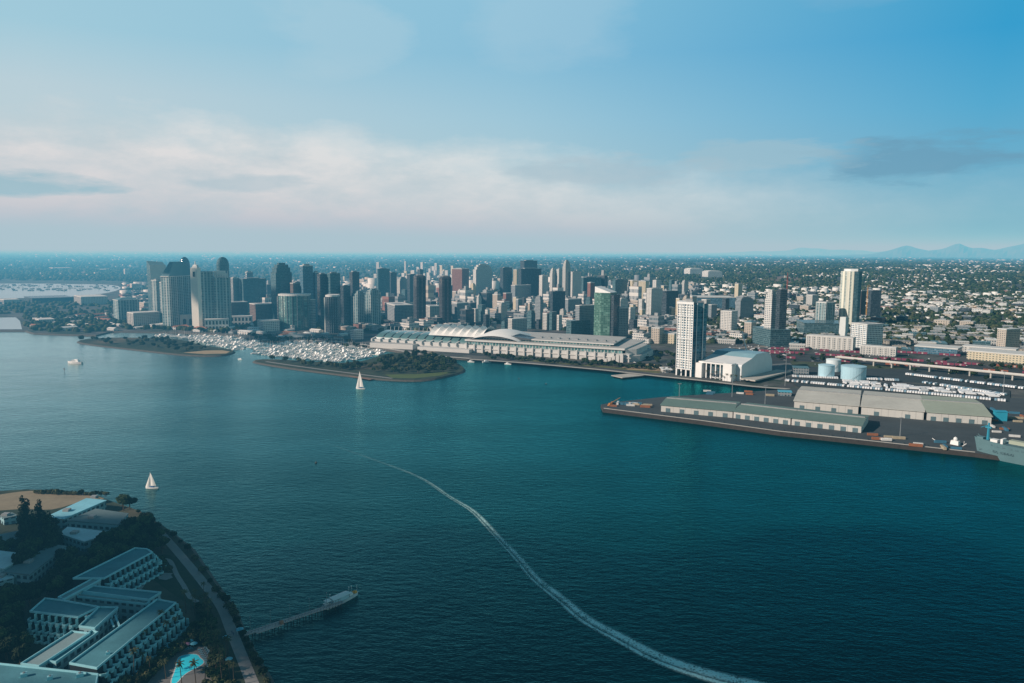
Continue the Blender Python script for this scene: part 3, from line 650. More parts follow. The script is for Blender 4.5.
twin('right dark brown twin tower with chamfered corners behind the white sails', 439.5, 451, 275.5, 325)
# green glass tower
def green_tower():
    C, dl, dr, a, b = corner_plan(593.5, 609.5, 616, 339, 24); ht = ZT(C, 287)-ZL; e = ZT(C, 293)-ZL
    root = thing('glass_tower', 'tall green glass tower with white wedge top behind the long white hall', 'tower', (C.x, C.y, ZL))
    P = lambda u, w_: (dl.x*a*u+dr.x*b*w_, dl.y*a*u+dr.y*b*w_)
    m = MB(); m.prism([P(0, 0), P(0, 1), P(1, 1), P(1, 0), P(.5, -.18)], 0, e-.01); m.build('wall', [FM['green'], ROOFS['l']], root)
    m = MB(); m.prism([P(.02, .02), P(.02, .98), P(.98, .98), P(.98, .02)], e, ht, 0, 0, zt=[e+1, e+1, ht, ht]); m.build('wedge_roof', WHITE, root)
    m = MB(); m.prism([P(-.2, .05), P(-.2, 1), P(-.005, 1), P(-.005, .05)], 0, e*.96, 0, 0); m.build('service_core', FM['dark'], root)
    TW.append((592, 618, 339))
green_tower()
# bayfront hotel
def bay_hotel():
    C = Vector(G(692, 377, ZL)[:2]); v = C.normalized(); r = Vector((v.y, -v.x)); k = C.length/F
    root = thing('bayfront_hotel', 'tall white gridded hotel slab with dark blue side at the water edge', 'hotel', (C.x, C.y, ZL)); ht = ZT(C, 302)-ZL
    def q(x, y): p = r*(x*k)+v*y; return (p.x, p.y)
    m = MB(); m.prism([q(-16, 14), q(-1, 0), q(-1, 34), q(-14, 44)], 10, ht-4); m.build('wall', [FM['hgrid'], ROOFS['l']], root)
    m = MB(); m.prism([q(-17, 14), q(-.8, -1.2), q(-.8, 36), q(-15, 46)], ht-3.9, ht-.5, 0, 0); m.build('cornice', WHITE, root)
    GL = facade('side_glass', (.12, .22, .27), (.03, .12, .17), 5, 3.75, .9, .78, gr=.06)
    m = MB(); m.prism([q(-.9, 3), q(3, 5), q(3, 48), q(-.9, 46)], 0, ht-4); m.build('side_wall', [GL, ROOFS['g']], root)
    m = MB(); m.prism([q(3.1, 12), q(9, 17), q(9, 60), q(3.1, 56)], 0, ht-1.5); m.build('rear_wall', [GL, ROOFS['g']], root)
    m = MB(); m.prism([q(9.1, 20), q(12.5, 24), q(12.5, 66), q(9.1, 60)], 0, ht-6); m.build('rear_wing', [GL, ROOFS['g']], root)
    m = MB(); m.prism([q(2.6, 3.5), q(3.3, 3.8), q(3.3, 6), q(2.6, 6)], 0, ht-2, 0, 0); m.build('fin', WHITE, root)
    m = MB(); m.prism([q(8.7, 15), q(9.4, 15.5), q(9.4, 18), q(8.7, 18)], 0, ht-4, 0, 0); m.build('fin', WHITE, root)
    # white frame ribs on the sunlit face
    for i in range(6):
        f = i/5; x = -16+15*f; y = 14-14*f; m = MB(); m.prism([q(x-.25, y-.8), q(x+.35, y-1.2), q(x+.35, y+.2), q(x-.25, y+.2)], 10, ht-4, 0, 0); m.build('rib', WHITE, root)
    for zf in (10, ht*.22, ht*.5, ht*.8):
        m = MB(); m.prism([q(-16.1, 12.6), q(-.9, -1.4), q(-.9, 0), q(-16, 14)], zf, zf+1.3, 0, 0); m.build('belt_course', WHITE, root)
    for i in range(4):
        f = i/3; x = -15.5+14*f; y = 13.5-13*f; m = MB(); m.prism([q(x-.7, y), q(x+.7, y-1), q(x+.7, y+9), q(x-.7, y+9)], 0, 9.99, 0, 0); m.build('base_pier', WHITE, root)
    m = MB(); m.prism([q(-13, 20), q(-2, 14), q(-2, 34), q(-13, 40)], 0, 9.9, 0, 0); m.build('lobby', FM['dark'], root)
    m = MB(); m.prism([q(-8, 15), q(-2, 12), q(-2, 36), q(-9, 38)], ht-.49, ht+3, 0, 0); m.build('rooftop_plant', MECH, root)
    TW.append((674, 705, 377))
    # meeting hall with curved aluminium end
    A = Vector(G(700, 376, ZL)[:2]); B = Vector(G(741, 381.2, ZL)[:2]); u = (B-A).normalized(); vv = Vector((-u.y, u.x)); Lh = (B-A).length
    root = thing('conference_hall', 'white low hall with blue curved roof and loggia right of the bayfront hotel', 'hall', (A.x, A.y, ZL), math.atan2(u.y, u.x)); hh = ZT(B, 357)-ZL
    m = MB(); n = 10; D = 85
    pts = [(0, 0), (0, hh*.60), (1.5, hh*.66), (6, hh*.70), (34, hh*.86), (44, hh*.97), (48, hh), (80, hh)] + [(80+22*math.sin(t_), hh*(.35+.65*math.cos(t_))) for t_ in (.4, .8, 1.2, 1.57)] + [(102, 0)]
    X0, X1 = Lh*.66, Lh
    for i in range(len(pts)-1):
        (a, b_), (c, d) = pts[i], pts[i+1]; m.face([(0, a, b_), (X1, a, b_), (X1, c, d), (0, c, d)], 1 if b_ > hh*.8 and d > hh*.8 else 0)
    m.face([(X1, y, z) for y, z in pts], 0); m.face([(0, y, z) for y, z in pts[::-1]], 0)
    m.build('roof_shell', [plain('hall_white', (.66, .68, .68), .45, .12, .1), plain('hall_roof_blue', (.22, .38, .44), .4, .15, .1)], root)
    m = MB(); m.box(2, -9, hh*.62, Lh*.8, -.05, hh*.68); m.build('canopy', WHITE, root)
    m = MB(); m.box(5, -1.2, 2, Lh*.8, -.03, hh*.6); m.build('glazing', FM['dark'], root)
    for i in range(7):
        m = MB(); x = 6+i*Lh*.8/7; m.box(x, -8.5, 0, x+1.6, -7, hh*.62-.01); m.build('column', WHITE, root)
    for x, w2, h2 in ((0, 10, hh*.62), (X1-22, 14, hh*.72)):
        m = MB(); m.box(x, -14, 0, x+w2, -.06, h2); m.build('stair_tower', WHITE, root)
    m = MB(); m.box(X1+2, -5, 3, X1+24, D+30, 5); m.build('ramp', CONC, root)
    m = MB(); m.tube((Lh*.45, 95, hh*.6), (Lh*.20, 105, hh*1.75), 1.0, .6); m.build('slanted_mast', WHITE, root)
    A2 = G(667, 373, ZL); k = Vector(A2[:2]).length/F
    root = thing('restaurant_pavilion', 'small white flat-roofed pavilion left of the bayfront hotel foot', 'pavilion', A2)
    m = MB(); m.box(-4*k, 0, 0, 4*k, 20, 5); m.build('wall', FM['pale'], root); m = MB(); m.box(-5*k, -4, 5.01, 5*k, 24, 6); m.build('roof', WHITE, root)
bay_hotel()
# curved cream tower
def cream_tower():
    C = Vector(G(849, 326, ZL)[:2]); v = C.normalized(); r = Vector((v.y, -v.x)); k = C.length/F; ht = ZT(C, 269)-ZL
    root = thing('curved_tower', 'tall cream and glass tower with bulging sunlit side, highest near the rail yard', 'tower', (C.x, C.y, ZL))
    def q(x, y): p = r*(x*k)+v*y; return (p.x, p.y)
    CR = facade('cream_tower_wall', (.62, .60, .50), (.20, .28, .27), 12, 3.6, .42, .7, wall2=(.72, .69, .56), vstripe=19)
    Pl = [q(x, y) for x, y in ((-9.5, 22), (-9, 10), (-6.5, 2), (-2, -1), (2, 0), (2, 50), (-7, 50))]
    m = MB(); m.prism(Pl, 0, ht*.96); m.build('sunlit_wall', [CR, ROOFS['l']], root)
    m = MB(); m.prism([q(2.05, .5), q(6, 4), q(8.6, 16), q(8.6, 42), q(2.05, 50)], 0, ht*.955); m.build('glass_wall', [FM['teal'], ROOFS['g']], root)
    m = MB(); m.prism([q(x, y) for x, y in ((-7, 20), (-6, 6), (-1, 2), (5, 4), (5, 40), (-6, 44))], ht*.96+.01, ht, 0, 0); m.build('crown', WHITE, root)
    for x in (-6.5, -2.1):
        m = MB(); m.prism([q(x, -1.6 if x > -3 else 1), q(x+.8, -1.8 if x > -3 else .6), q(x+.8, 3), q(x, 5)], 0, ht*.955, 0, 0); m.build('fin', plain('cream_fin', (.74, .71, .6), .6, .1, .1), root)
    # plain concrete blade in front
    C = Vector(G(843, 341, ZL)[:2]); v = C.normalized(); k = C.length/F; ht = ZT(C, 317)-ZL
    root = thing('concrete_pylon', 'plain pale concrete bridge pylon slab below the cream curved tower', 'pylon', (C.x, C.y, ZL), -math.atan2(v.x, v.y))
    m = MB(); m.prism([(-4.2*k, 0), (1.5*k, -4), (3.4*k, 6), (-1*k, 12)], 0, ht, 0, 0, taper=.86); m.build('shaft', plain('pylon_pale', (.60, .62, .60), .8, .1, .1), root)
    m = MB(); m.box(-6*k, -3, 0, 5*k, 16, 2.5); m.build('plinth', CONC, root)
cream_tower()
# cranes
def tower_crane(label, px, yb, yt, col, z0=0, jib=1.0, lean=None):
    C = G(px, yb, ZL); k = Vector(C[:2]).length/F; ht = ZT(C, yt)-ZL; root = thing('tower_crane', label, 'crane', C)
    M_ = plain('crane_'+str(col), col, .6, .1)
    m = MB(); w_ = .9
    for sx, sy in ((-1, -1), (1, -1), (1, 1), (-1, 1)): m.tube((sx*w_, sy*w_, z0), (sx*w_, sy*w_, ht*.93), .24, n=4)
    n = 18
    for i in range(n):
        z1, z2 = z0+(ht*.93-z0)*i/n, z0+(ht*.93-z0)*(i+1)/n
        for sx, sy, ex, ey in ((-1, -1, 1, -1), (1, -1, 1, 1), (1, 1, -1, 1), (-1, 1, -1, -1)): m.tube((sx*w_, sy*w_, z1), (ex*w_, ey*w_, z2), .13, n=4)
    m.build('lattice_mast', M_, root)
    m = MB(); e = lean or (30*jib, 25*jib, ht*.99); m.tube((0, 0, ht*.94), e, .9, .4, n=4); m.tube((0, 0, ht), e, .25, n=4); m.tube((0, 0, ht*.93), (0, 0, ht), .8, .3, n=4); m.build('jib', M_, root)
    m = MB(); m.box(-9*jib, -8*jib, ht*.92, -5*jib, -4*jib, ht*.95); m.tube((0, 0, ht*.94), (-8*jib, -7*jib, ht*.94), .7, n=4); m.build('counterweight', CONC, root)
    m = MB(); m.box(1.4, -1.2, ht*.90, 3.6, 1.2, ht*.93); m.build('cab', WHITE, root)
tower_crane('red tower crane rising from the dark core under construction', 784.6, 340, 272, (.34, .09, .07), lean=(3, 5, 118))
tower_crane('orange construction hoist mast between the brown and dark blocks', 866, 318, 285, (.62, .30, .08), jib=.4)
# ------------------------------------------------------------------ waterfront hall
def frame(xa, ya, xb, yb, z=ZL):
    A = Vector(G(xa, ya, z)[:2]); B = Vector(G(xb, yb, z)[:2]); u = (B-A).normalized()
    return A, math.atan2(u.y, u.x), (B-A).length
def hall():
    A, rz, Lh = frame(462, 351.5, 629, 362.5)
    root = thing('convention_hall', 'very long white waterfront hall with terraces, glazed strip and domed end roof', 'convention hall', (A.x, A.y, ZL), rz)
    k = A.length/F; h1 = 13; h2 = 19; h3 = 27; D = 150
    WALL = plain('hall_concrete', (.54, .54, .52), .8, .15, .06); GLZ = facade('hall_glazing', (.45, .46, .44), (.05, .13, .13), 6, 6.5, .8, .8)
    m = MB(); m.box(0, 0, 0, Lh, D, h1); m.build('wall', [WALL, ROOFS['l']], root)
    m = MB(); m.box(4, 10, h1+.01, Lh-14, D-4, h2); m.build('upper_glazing', [GLZ], root)
    m = MB(); m.prism([(2, 7), (Lh-10, 7), (Lh-10, D-2), (2, D-2)], h2+.01, h2+3, 0, 1); m.build('terrace_roof', [WALL, ROOFS['l']], root)
    m = MB(); m.box(20, 26, h2+3.01, Lh-40, 34, h3-2); m.build('clerestory', GLZ, root)
    m = MB(); m.prism([(16, 24), (Lh-34, 24), (Lh-44, D-10), (16, D-10)], h3-1.99, h3, 0, 1); m.build('roof', [WALL, ROOFS['l']], root)
    n = int(Lh/17)
    for i in range(n):
        m = MB(); x = 8+i*(Lh-20)/n; m.box(x, -3.2, 0, x+3, -.02, h1+2.6); m.build('buttress', WALL, root)
    m = MB(); m.box(-3, -1.6, h1*.52, Lh+3, -.05, h1*.62); m.build('terrace_ledge', TRIM, root)
    # shallow dome at the left end
    m = MB(); nx, ny = 18, 10; W0, W1 = 8, Lh*.36
    def dz(i, j):
        a, b_ = i/nx, j/ny; return h2+1+19*math.sin(math.pi*min(a*1.0, 1))**.75*math.sin(math.pi*(.12+.85*b_))**.6
    for i in range(nx):
        for j in range(ny):
            P = [(W0+(W1-W0)*a/nx, 9+105*b_/ny, dz(a, b_)) for a, b_ in ((i, j), (i+1, j), (i+1, j+1), (i, j+1))]; m.face(P)
    m.build('dome_roof', plain('dome_white', (.78, .78, .75), .5, .08, .05), root)
    m = MB(); m.face([(Lh*.28, 22, h3+4), (Lh*.40, 22, h3+.5), (Lh*.40, 50, h3+.5), (Lh*.30, 50, h3+6)]); m.face([(Lh*.28, 22, h3-2), (Lh*.40, 22, h3-2), (Lh*.40, 22, h3+.5), (Lh*.28, 22, h3+4)]); m.build('skylight', FM['dark'], root)
    for i in range(9):
        m = MB(); x = Lh*.42+i*Lh*.055; m.box(x, 50, h3+.01, x+5, 57, h3+2.2); m.build('rooftop_plant', MECH, root)
    # stair ziggurat and angled end
    m = MB(); m.prism([(Lh-.0, 4), (Lh+14, 18), (Lh+14, 110), (Lh, 130)], 0, h1*.8, 0, 1); m.prism([(Lh-9.9, 12), (Lh+6, 24), (Lh+6, 100), (Lh-9.9, 120)], h1*.8+.01, h2+1, 0, 1); m.build('end_block', [WALL, ROOFS['l']], root)
    for i in range(5):
        m = MB(); m.box(Lh-42+i*7, -7, 0, Lh-42+i*7+5.5, -3.3, 5+2.5*i); m.build('stair_block', WALL, root)
    TW.append((458, 634, 362)); TW.append((458, 634, 350))
    # older hall with barrel skylights and sails
    A, rz, Lh = frame(371, 346, 475, 352.4)
    root = thing('convention_hall', 'older hall with ribbed green glass vault and row of white fabric sails on its roof', 'convention hall', (A.x, A.y, ZL), rz)
    D = 130; h1 = 9; h2 = 17; h3 = 26
    m = MB(); m.box(0, 6, 0, Lh, D, h1+4); m.build('wall', WALL, root)
    m = MB(); m.prism([(10, -20), (Lh*.45, -14), (Lh*.45, 5.9), (0, 5.9)], 0, h1, 0, 1); m.build('terrace_wall', [WALL, ROOFS['l']], root)
    m = MB(); m.box(Lh*.5, -16, 0, Lh*.98, 5.8, h1*.7); m.build('terrace_deck', [WALL, ROOFS['l']], root)
    nb = 12; sp_ = Lh*.98/nb
    for i in range(nb):
        x0 = i*sp_; m = MB()
        for j in range(7):
            t0, t1 = j/7*math.pi/2, (j+1)/7*math.pi/2
            y0, z0 = 14+46*(1-math.cos(t0)), h1+4+13*math.sin(t0); y1, z1 = 14+46*(1-math.cos(t1)), h1+4+13*math.sin(t1)
            m.face([(x0+1.6, y0, z0), (x0+sp_-1.6, y0, z0), (x0+sp_-1.6, y1, z1), (x0+1.6, y1, z1)])
        m.build('vault_glass', plain('vault_glass', (.10, .19, .19), .15, .3, .2, spec=.8), root)
        m = MB(); m.prism([(x0-1.4, 2), (x0+1.4, 2), (x0+1.4, 62), (x0-1.4, 62)], h1, h3-6, 0, 0, zt=[h1+5, h1+5, h3-2, h3-2]); m.build('rib_wall', WALL, root)
    m = MB(); m.box(0, 61, h1+4.01, Lh, D, h3-7); m.build('rear_hall', [WALL, ROOFS['l']], root)
    SAIL = plain('sail_fabric', (.78, .77, .73), .6, .06, .1)
    ns = 7; x_s = Lh*.52; ws = (Lh*1.02-x_s)/ns
    for i in range(ns):
        x0 = x_s+i*ws; m = MB(); N_ = 6
        def sz(a, b_): return h3-1+11*math.sin(math.pi*b_)**.8*(1-.0*a)+7*(abs(2*a-1)**1.3)*math.sin(math.pi*b_)
        for a in range(N_):
            for b_ in range(N_):
                m.face([(x0+ws*p/N_, 20+78*q/N_, sz(p/N_, q/N_)) for p, q in ((a, b_), (a+1, b_), (a+1, b_+1), (a, b_+1))])
        m.build('fabric_sail', SAIL, root)
        m = MB(); m.tube((x0, 59, h3-7), (x0, 59, h3+20), .5, .3); m.build('sail_mast', WHITE, root)
    for i in range(12):
        x = i*Lh*.5/12+3; m = MB(); m.tube((x, 66, h3-7.01), (x+2, 66, h3+7), .5, .3, n=5); m.build('mast', WHITE, root)
    TW.append((362, 484, 352)); TW.append((362, 484, 340))
    A, rz, Lh = frame(452, 346, 470, 352); 
hall()

# ------------------------------------------------------------------ quay warehouses
def warehouse(label, fx0, fy0, fx1, fy1, yt, depth, hw, roofmat, wallmat, doors, seams=()):
    A, rz, Lh = frame(fx0, fy0, fx1, fy1, QZ); root = thing('quay_warehouse', label, 'warehouse', (A.x, A.y, QZ), rz)
    rise = 3.4 if depth > 80 else 2.6; m = MB()
    P = [(0, 0), (0, hw), (depth/2, hw+rise), (depth, hw), (depth, 0)]
    m.face([(0, y, z) for y, z in P]); m.face([(Lh, y, z) for y, z in P[::-1]])
    m.face([(0, 0, 0), (Lh, 0, 0), (Lh, 0, hw), (0, 0, hw)], 0, [(0, 0), (Lh, 0), (Lh, hw), (0, hw)]); m.face([(Lh, depth, 0), (0, depth, 0), (0, depth, hw), (Lh, depth, hw)], 0)
    m.build('wall', wallmat, root)
    m = MB(); o = 1.2
    for (y0, z0), (y1, z1) in (((-o, hw-.1), (depth/2, hw+rise+.25)), ((depth/2, hw+rise+.25), (depth+o, hw-.1))):
        m.face([(-o, y0, z0), (Lh+o, y0, z0), (Lh+o, y1, z1), (-o, y1, z1)])
    m.face([(-o, -o, hw-.5), (Lh+o, -o, hw-.5), (Lh+o, -o, hw-.1), (-o, -o, hw-.1)]); m.build('roof', roofmat, root)
    m = MB(); m.box(0, depth/2-1, hw+rise+.1, Lh, depth/2+1, hw+rise+1.3); m.build('ridge_vent', MECH, root)
    DOOR = plain('shutter_door', (.10, .16, .18), .6, .2, .3)
    for i in range(doors):
        x = (i+.5)*Lh/doors; m = MB(); m.box(x-2.6, -.25, 0, x+2.6, -.02, 4.6); m.build('shutter_door', DOOR, root)
    for f in seams:
        x = f*Lh; m = MB(); m.face([(x-3, -o-.05, hw+.02), (x+3, -o-.05, hw+.02), (x+3, depth/2, hw+rise+.45), (x-3, depth/2, hw+rise+.45)]); m.face([(x-3, depth/2, hw+rise+.45), (x+3, depth/2, hw+rise+.45), (x+3, depth+o, hw+.1), (x-3, depth+o, hw+.1)]); m.build('firewall_gap', plain('roof_gap', (.03, .07, .09)), root)
    return root
WCREAM = facade('shed_wall', (.57, .56, .52), (.36, .36, .34), 7, 9.5, .06, .96, gr=.8, dirt=.25)
R1 = plain('shed_roof_green', (.13, .20, .18), .85, .25, .03); R2 = plain('shed_roof_pale', (.50, .49, .44), .85, .26, .03); R3 = plain('shed_roof_sage', (.33, .37, .30), .85, .2, .03)
warehouse('long narrow quay shed with dark green roof, its far third', 661, 411.5, 732.4, 417.9, 400, 58, 8, R1, WCREAM, 5)
warehouse('long narrow quay shed with dark green roof, its middle third', 733.4, 418, 790.2, 424.9, 404, 58, 8, R1, WCREAM, 6)
warehouse('long narrow quay shed with dark green roof, its near third with pale end wall', 791.5, 425, 861, 433, 410, 58, 8, R1, WCREAM, 6)
warehouse('big pale-roofed transit shed, farthest of the three beside the vehicle yard', 794, 408.5, 858, 414, 398, 112, 9.5, R2, WCREAM, 4)
warehouse('big pale-roofed transit shed, middle one of the three beside the vehicle yard', 861, 414.3, 923.4, 419.9, 400, 112, 9.5, R2, WCREAM, 2)
warehouse('big sage-green-roofed transit shed, nearest of the three beside the vehicle yard', 926.8, 420.2, 991, 425, 404, 112, 9.5, R3, WCREAM, 5)
def small_sheds():
    for nm, lb, x, y, w_, d, h, ma in (('site_office', 'small white office with bright blue roof at the head of the quay sheds', 785, 396, 16, 12, 5, plain('blue_roof', (.10, .40, .52), .5)),
        ('site_office', 'teal box shed below the storage tanks', 801, 374, 22, 20, 9, plain('teal_roof2', (.10, .20, .23), .6)),
        ('bulk_hopper', 'cyan steel loading gantry behind the sage-green shed', 1001, 421, 12, 8, 10, plain('cyan_steel', (.03, .30, .42), .4)),
        ('site_office', 'long pale teal store right of the small blue-roofed office', 910, 408, 1, 1, 1, None)):
        if ma is None: continue
        c = G(x, y, QZ); root = thing(nm, lb, 'shed', c, R(-14))
        m = MB(); m.box(-w_/2, 0, 0, w_/2, d, h); m.build('wall', FM['grey'] if nm == 'site_office' else ma, root)
        m = MB(); m.box(-w_/2-.6, -.6, h+.01, w_/2+.6, d+.6, h+.7); m.build('roof', ma, root)
    # storage tanks
    TK = plain('tank_blue', (.38, .58, .66), .45, .1, .05); TW2 = plain('tank_white', (.66, .74, .76), .45, .1, .05)
    for lb, x, y, r, yt, mt in (('white storage tank with shallow domed roof, farthest of the three', 833, 371, 11, 358.5, TW2), ('pale blue storage tank with rim, left of the three', 826, 378, 11.5, 364, TK), ('broad pale blue storage tank with ribbed lid, right of the three', 853, 379, 17.5, 365, TK)):
        c = G(x, y, ZL); ht = max(8, ZT(c, yt)-ZL-1.5); root = thing('storage_tank', lb, 'tank', c)
        m = MB(); m.lathe((0, 0), [(r, 0), (r, ht)], 28); m.build('shell', mt, root)
        m = MB(); m.lathe((0, 0), [(r+.4, ht-.3), (r+.4, ht+.3), (r*.6, ht+1.4), (0, ht+2)], 28); m.build('roof', mt, root)
        m = MB()
        for i in range(14):
            a = -2.2+i*.1; m.box((r+.3)*math.cos(a)-.5, (r+.3)*math.sin(a)-.5, i*ht/14, (r+.3)*math.cos(a)+.5, (r+.3)*math.sin(a)+.5, i*ht/14+.5)
        m.build('stair', STEEL, root)
    # tall light masts
    for i, (x, y, yt) in enumerate(((732, 397, 366), (785, 386, 349), (679, 403, 384), (1003, 395, 372), (765, 404, 386), (900, 436, 418))):
        c = G(x, y, QZ); ht = ZT(c, yt)-QZ
        if i == 0:
            root = thing('light_mast', 'tall floodlight mast on the quay apron', 'light mast', c, 0, 'floodlight masts on the quay')
            m = MB(); m.tube((0, 0, 0), (0, 0, ht), .45, .22); m.build('pole', STEEL, root); m = MB(); m.box(-2.2, -.5, ht, 2.2, .5, ht+1.4); m.build('lamp_head', STEEL, root); m0 = root; h0 = ht
        else: dup(m0, c, 0, (1, 1, ht/h0))
small_sheds()
# fishing dock platform
def dock():
    c = G(628, 375.5, 2); root = thing('fishing_pier', 'flat concrete platform pier jutting from the hall promenade', 'pier', (c.x, c.y, 0), R(32))
    m = MB(); m.box(-22, -13, 1.4, 26, 13, 2.4); m.build('deck', CONC, root)
    for sx in (-18, 0, 18):
        for sy in (-9, 9):
            m = MB(); m.tube((sx, sy, -3), (sx, sy, 1.39), .8); m.build('pile', ROCK, root)
    c = G(424, 383, 0)
    A, rz, Lh = frame(312, 369, 372, 379.5, 1.2); root = thing('timber_jetty', 'long low timber jetty along the south park shore', 'jetty', (A.x, A.y, 0), rz)
    m = MB(); m.box(0, -3, 1, Lh, 3, 1.6); m.build('deck', plain('jetty_wood', (.20, .13, .10), .9, .3, .3), root)
    for i in range(9):
        m = MB(); m.tube((4+i*(Lh-8)/8, -2.6, -3), (4+i*(Lh-8)/8, -2.6, .99), .4); m.build('pile', ROCK, root)
dock()
# grey ship at the quay
def ship():
    A = Vector(G(974, 453.8, 0)[:2]); B = Vector(G(1060, 470.8, 0)[:2]); u = (B-A).normalized()
    root = thing('cargo_ship', 'pale grey ship with angular bow and blue mast moored at the quay edge', 'ship', (A.x, A.y, 0), math.atan2(u.y, u.x))
    HULL = plain('ship_grey', (.11, .20, .22), .5, .12, .08); DECKM = plain('ship_deck', (.08, .15, .17), .7, .3, .1); BL = plain('mast_blue', (.03, .24, .34), .5)
    Ls, B_ = 165, 22; hz = lambda x: 16.0+1.5*max(0, 1-x/36)**1.5
    m = MB(); St = [0, 3, 8, 16, 30, 50, 90, 140, Ls]
    def hw(x, z): return B_/2*min(1, (x/30+.04))**.55*(.62+.38*z)
    rows = []
    for x in St:
        xx = x
        rows.append([(xx+(1-z)*4*max(0, 1-x/30), -hw(x, z), -1+(hz(x)+1)*z) for z in (0, .35, .7, 1)])
    for i in range(len(St)-1):
        for j in range(3):
            a, b_, c, d = rows[i][j], rows[i+1][j], rows[i+1][j+1], rows[i][j+1]
            m.face([a, b_, c, d]); m.face([(p[0], -p[1], p[2]) for p in (d, c, b_, a)])
    m.face([(p[0], p[1], p[2]) for p in rows[0]]+[(p[0], -p[1], p[2]) for p in rows[0][::-1]])
    m.face([rows[-1][k] for k in range(4)][::-1]+[(rows[-1][k][0], -rows[-1][k][1], rows[-1][k][2]) for k in range(4)])
    m.build('hull', HULL, root)
    m = MB()
    for i in range(len(St)-1):
        a, b_ = rows[i][3], rows[i+1][3]; m.face([(a[0], a[1]+.3, a[2]-.9), (b_[0], b_[1]+.3, b_[2]-.9), (b_[0], -b_[1]-.3, b_[2]-.9), (a[0], -a[1]-.3, a[2]-.9)])
    m.build('deck', DECKM, root)
    for i in range(6):
        m = MB(); x = 17+i*5.2; y = -hw(x, .86)-.12; m.box(x, y, 12.6, x+3.0, y+.4, 14.4); m.build('hull_opening', DECKM, root)
    m = MB(); m.box(5, -hw(5, .45)-.5, 6.3, 9, -hw(8, .45)+.6, 7.8); m.build('hawse_opening', DECKM, root)
    # lettering on the bow: short blocks of dark capitals, too blurred in the photo to read
    m = MB(); x = 18.5; rl = random.Random(4)
    for n_ in (4, 9):
        for i in range(n_):
            w_ = rl.uniform(.75, 1.15); y = -hw(x, .62)-.35; m.box(x, y, 7.0, x+.28, y+.25, 8.9); m.box(x+.3, y, rl.choice((7.0, 7.8, 8.6)), x+w_, y+.25, rl.choice((7.5, 8.2, 8.9))+.02); x += w_+.35
        x += 2.2
    m.build('hull_lettering', DECKM, root)
    m = MB(); m.tube((11, 0, 14), (11, 0, 32), 1.4, .9, mi=0); m.box(8.5, -1, 27, 13.5, 1, 28.5); m.tube((11, 0, 30), (5, -2, 27), .3); m.build('foremast', BL, root)
    m = MB(); m.box(50, -9, 15.1, 62, 9, 33); m.build('deckhouse', BL, root)
    m = MB(); m.box(3, -3, 16, 8, 3, 18); m.tube((6, 0, 17), (2, 0, 20), .25); m.build('windlass', HULL, root)
    m = MB(); m.box(15, -5, 15.2, 21, 1, 18.2); m.box(24, -6, 15.2, 26, 2, 20.0); m.build('winch', WHITE, root)
    m = MB(); m.box(28, 2, 15.2, 49, 9, 18.5); m.build('hatch_cover', plain('hatch_sage', (.34, .38, .30), .7), root)
    # smaller craft of clutter ahead of the bow
    c = G(957, 449, 0); root = thing('work_boat', 'small white work boat with domed wheelhouse ahead of the grey ship bow', 'boat', (c.x, c.y, 0), math.atan2(u.y, u.x))
    m = MB(); m.prism([(-26, 0), (-20, -3.5), (8, -4), (10, 0), (8, 4), (-20, 3.5)], -1, 3, 0, 1, taper=1.06); m.build('hull', [HULL, DECKM], root)
    m = MB(); m.prism([(-6, -2.4), (2, -2.4), (2, 2.4), (-6, 2.4)], 3.01, 8, 0, 0, taper=.85); m.build('wheelhouse', WHITE, root)
    m = MB(); m.lathe((-2, 0), [(1.6, 8), (2, 9.5), (1.4, 11), (0, 11.8)], 10); m.build('radar_dome', WHITE, root)
    m = MB(); m.tube((-18, 0, 3), (-24, 0, 6), .3); m.tube((4, 0, 3), (9, -2, 7.5), .35); m.tube((6, 0, 3), (6, 0, 9), .2); m.build('davit', WHITE, root)
ship()
# ------------------------------------------------------------------ rail cars, road vehicles
def rail():
    C1 = plain('magenta_paint', (.20, .04, .075), .6, .35, .15); C2 = plain('freight_grey', (.40, .36, .34), .7, .3, .2); C3 = plain('freight_rust', (.28, .09, .05), .7, .3, .2)
    protos = []
    for nm, c in (('magenta', C1), ('grey', C2), ('rust red', C3)):
        root = thing('freight_car', nm+' freight car standing on the waterfront rail yard', 'rail car', (0, 0, 0), 0, 'freight cars in the rail yard, '+nm)
        m = MB(); m.box(-8, -1.5, 1.1, 8, 1.5, 4.4); m.build('body', c, root)
        m = MB(); m.box(-8.1, -1.6, 4.41, 8.1, 1.6, 4.7); m.build('roof', c, root)
        m = MB(); m.box(-7.4, -1.2, .1, -4.6, 1.2, 1.09); m.build('bogie', ASPD, root); m = MB(); m.box(4.6, -1.2, .1, 7.4, 1.2, 1.09); m.build('bogie', ASPD, root)
        m = MB(); m.box(-1.4, -1.62, 1.4, 1.4, -1.51, 4.1); m.build('door', C2 if c is not C2 else C1, root); protos.append(root)
    used = set(); rnd = random.Random(3)
    for row, (p, q, pr) in enumerate([((760, 351.8), (1040, 369.6), .78), ((765, 353.3), (1040, 371.6), .5), ((850, 350.2), (1040, 361.5), .8), ((745, 356), (1040, 375.2), .45), ((775, 349.6), (860, 353.4), .5)]):
        a = Vector(G(*p, ZL+.2)); b_ = Vector(G(*q, ZL+.2)); d = (b_-a); Lr = d.length; d.normalize(); rz = math.atan2(d.y, d.x); x = 0; c = 0
        while x < Lr:
            if rnd.random() < .12: c = rnd.choice((0, 0, 0, 0, 1, 2))
            if rnd.random() < pr:
                P = a+d*x
                if c not in used: used.add(c); protos[c].location = P; protos[c].rotation_euler[2] = rz
                else: dup(protos[c], P, rz)
            x += 17.5 if rnd.random() > .04 else 60
rail()
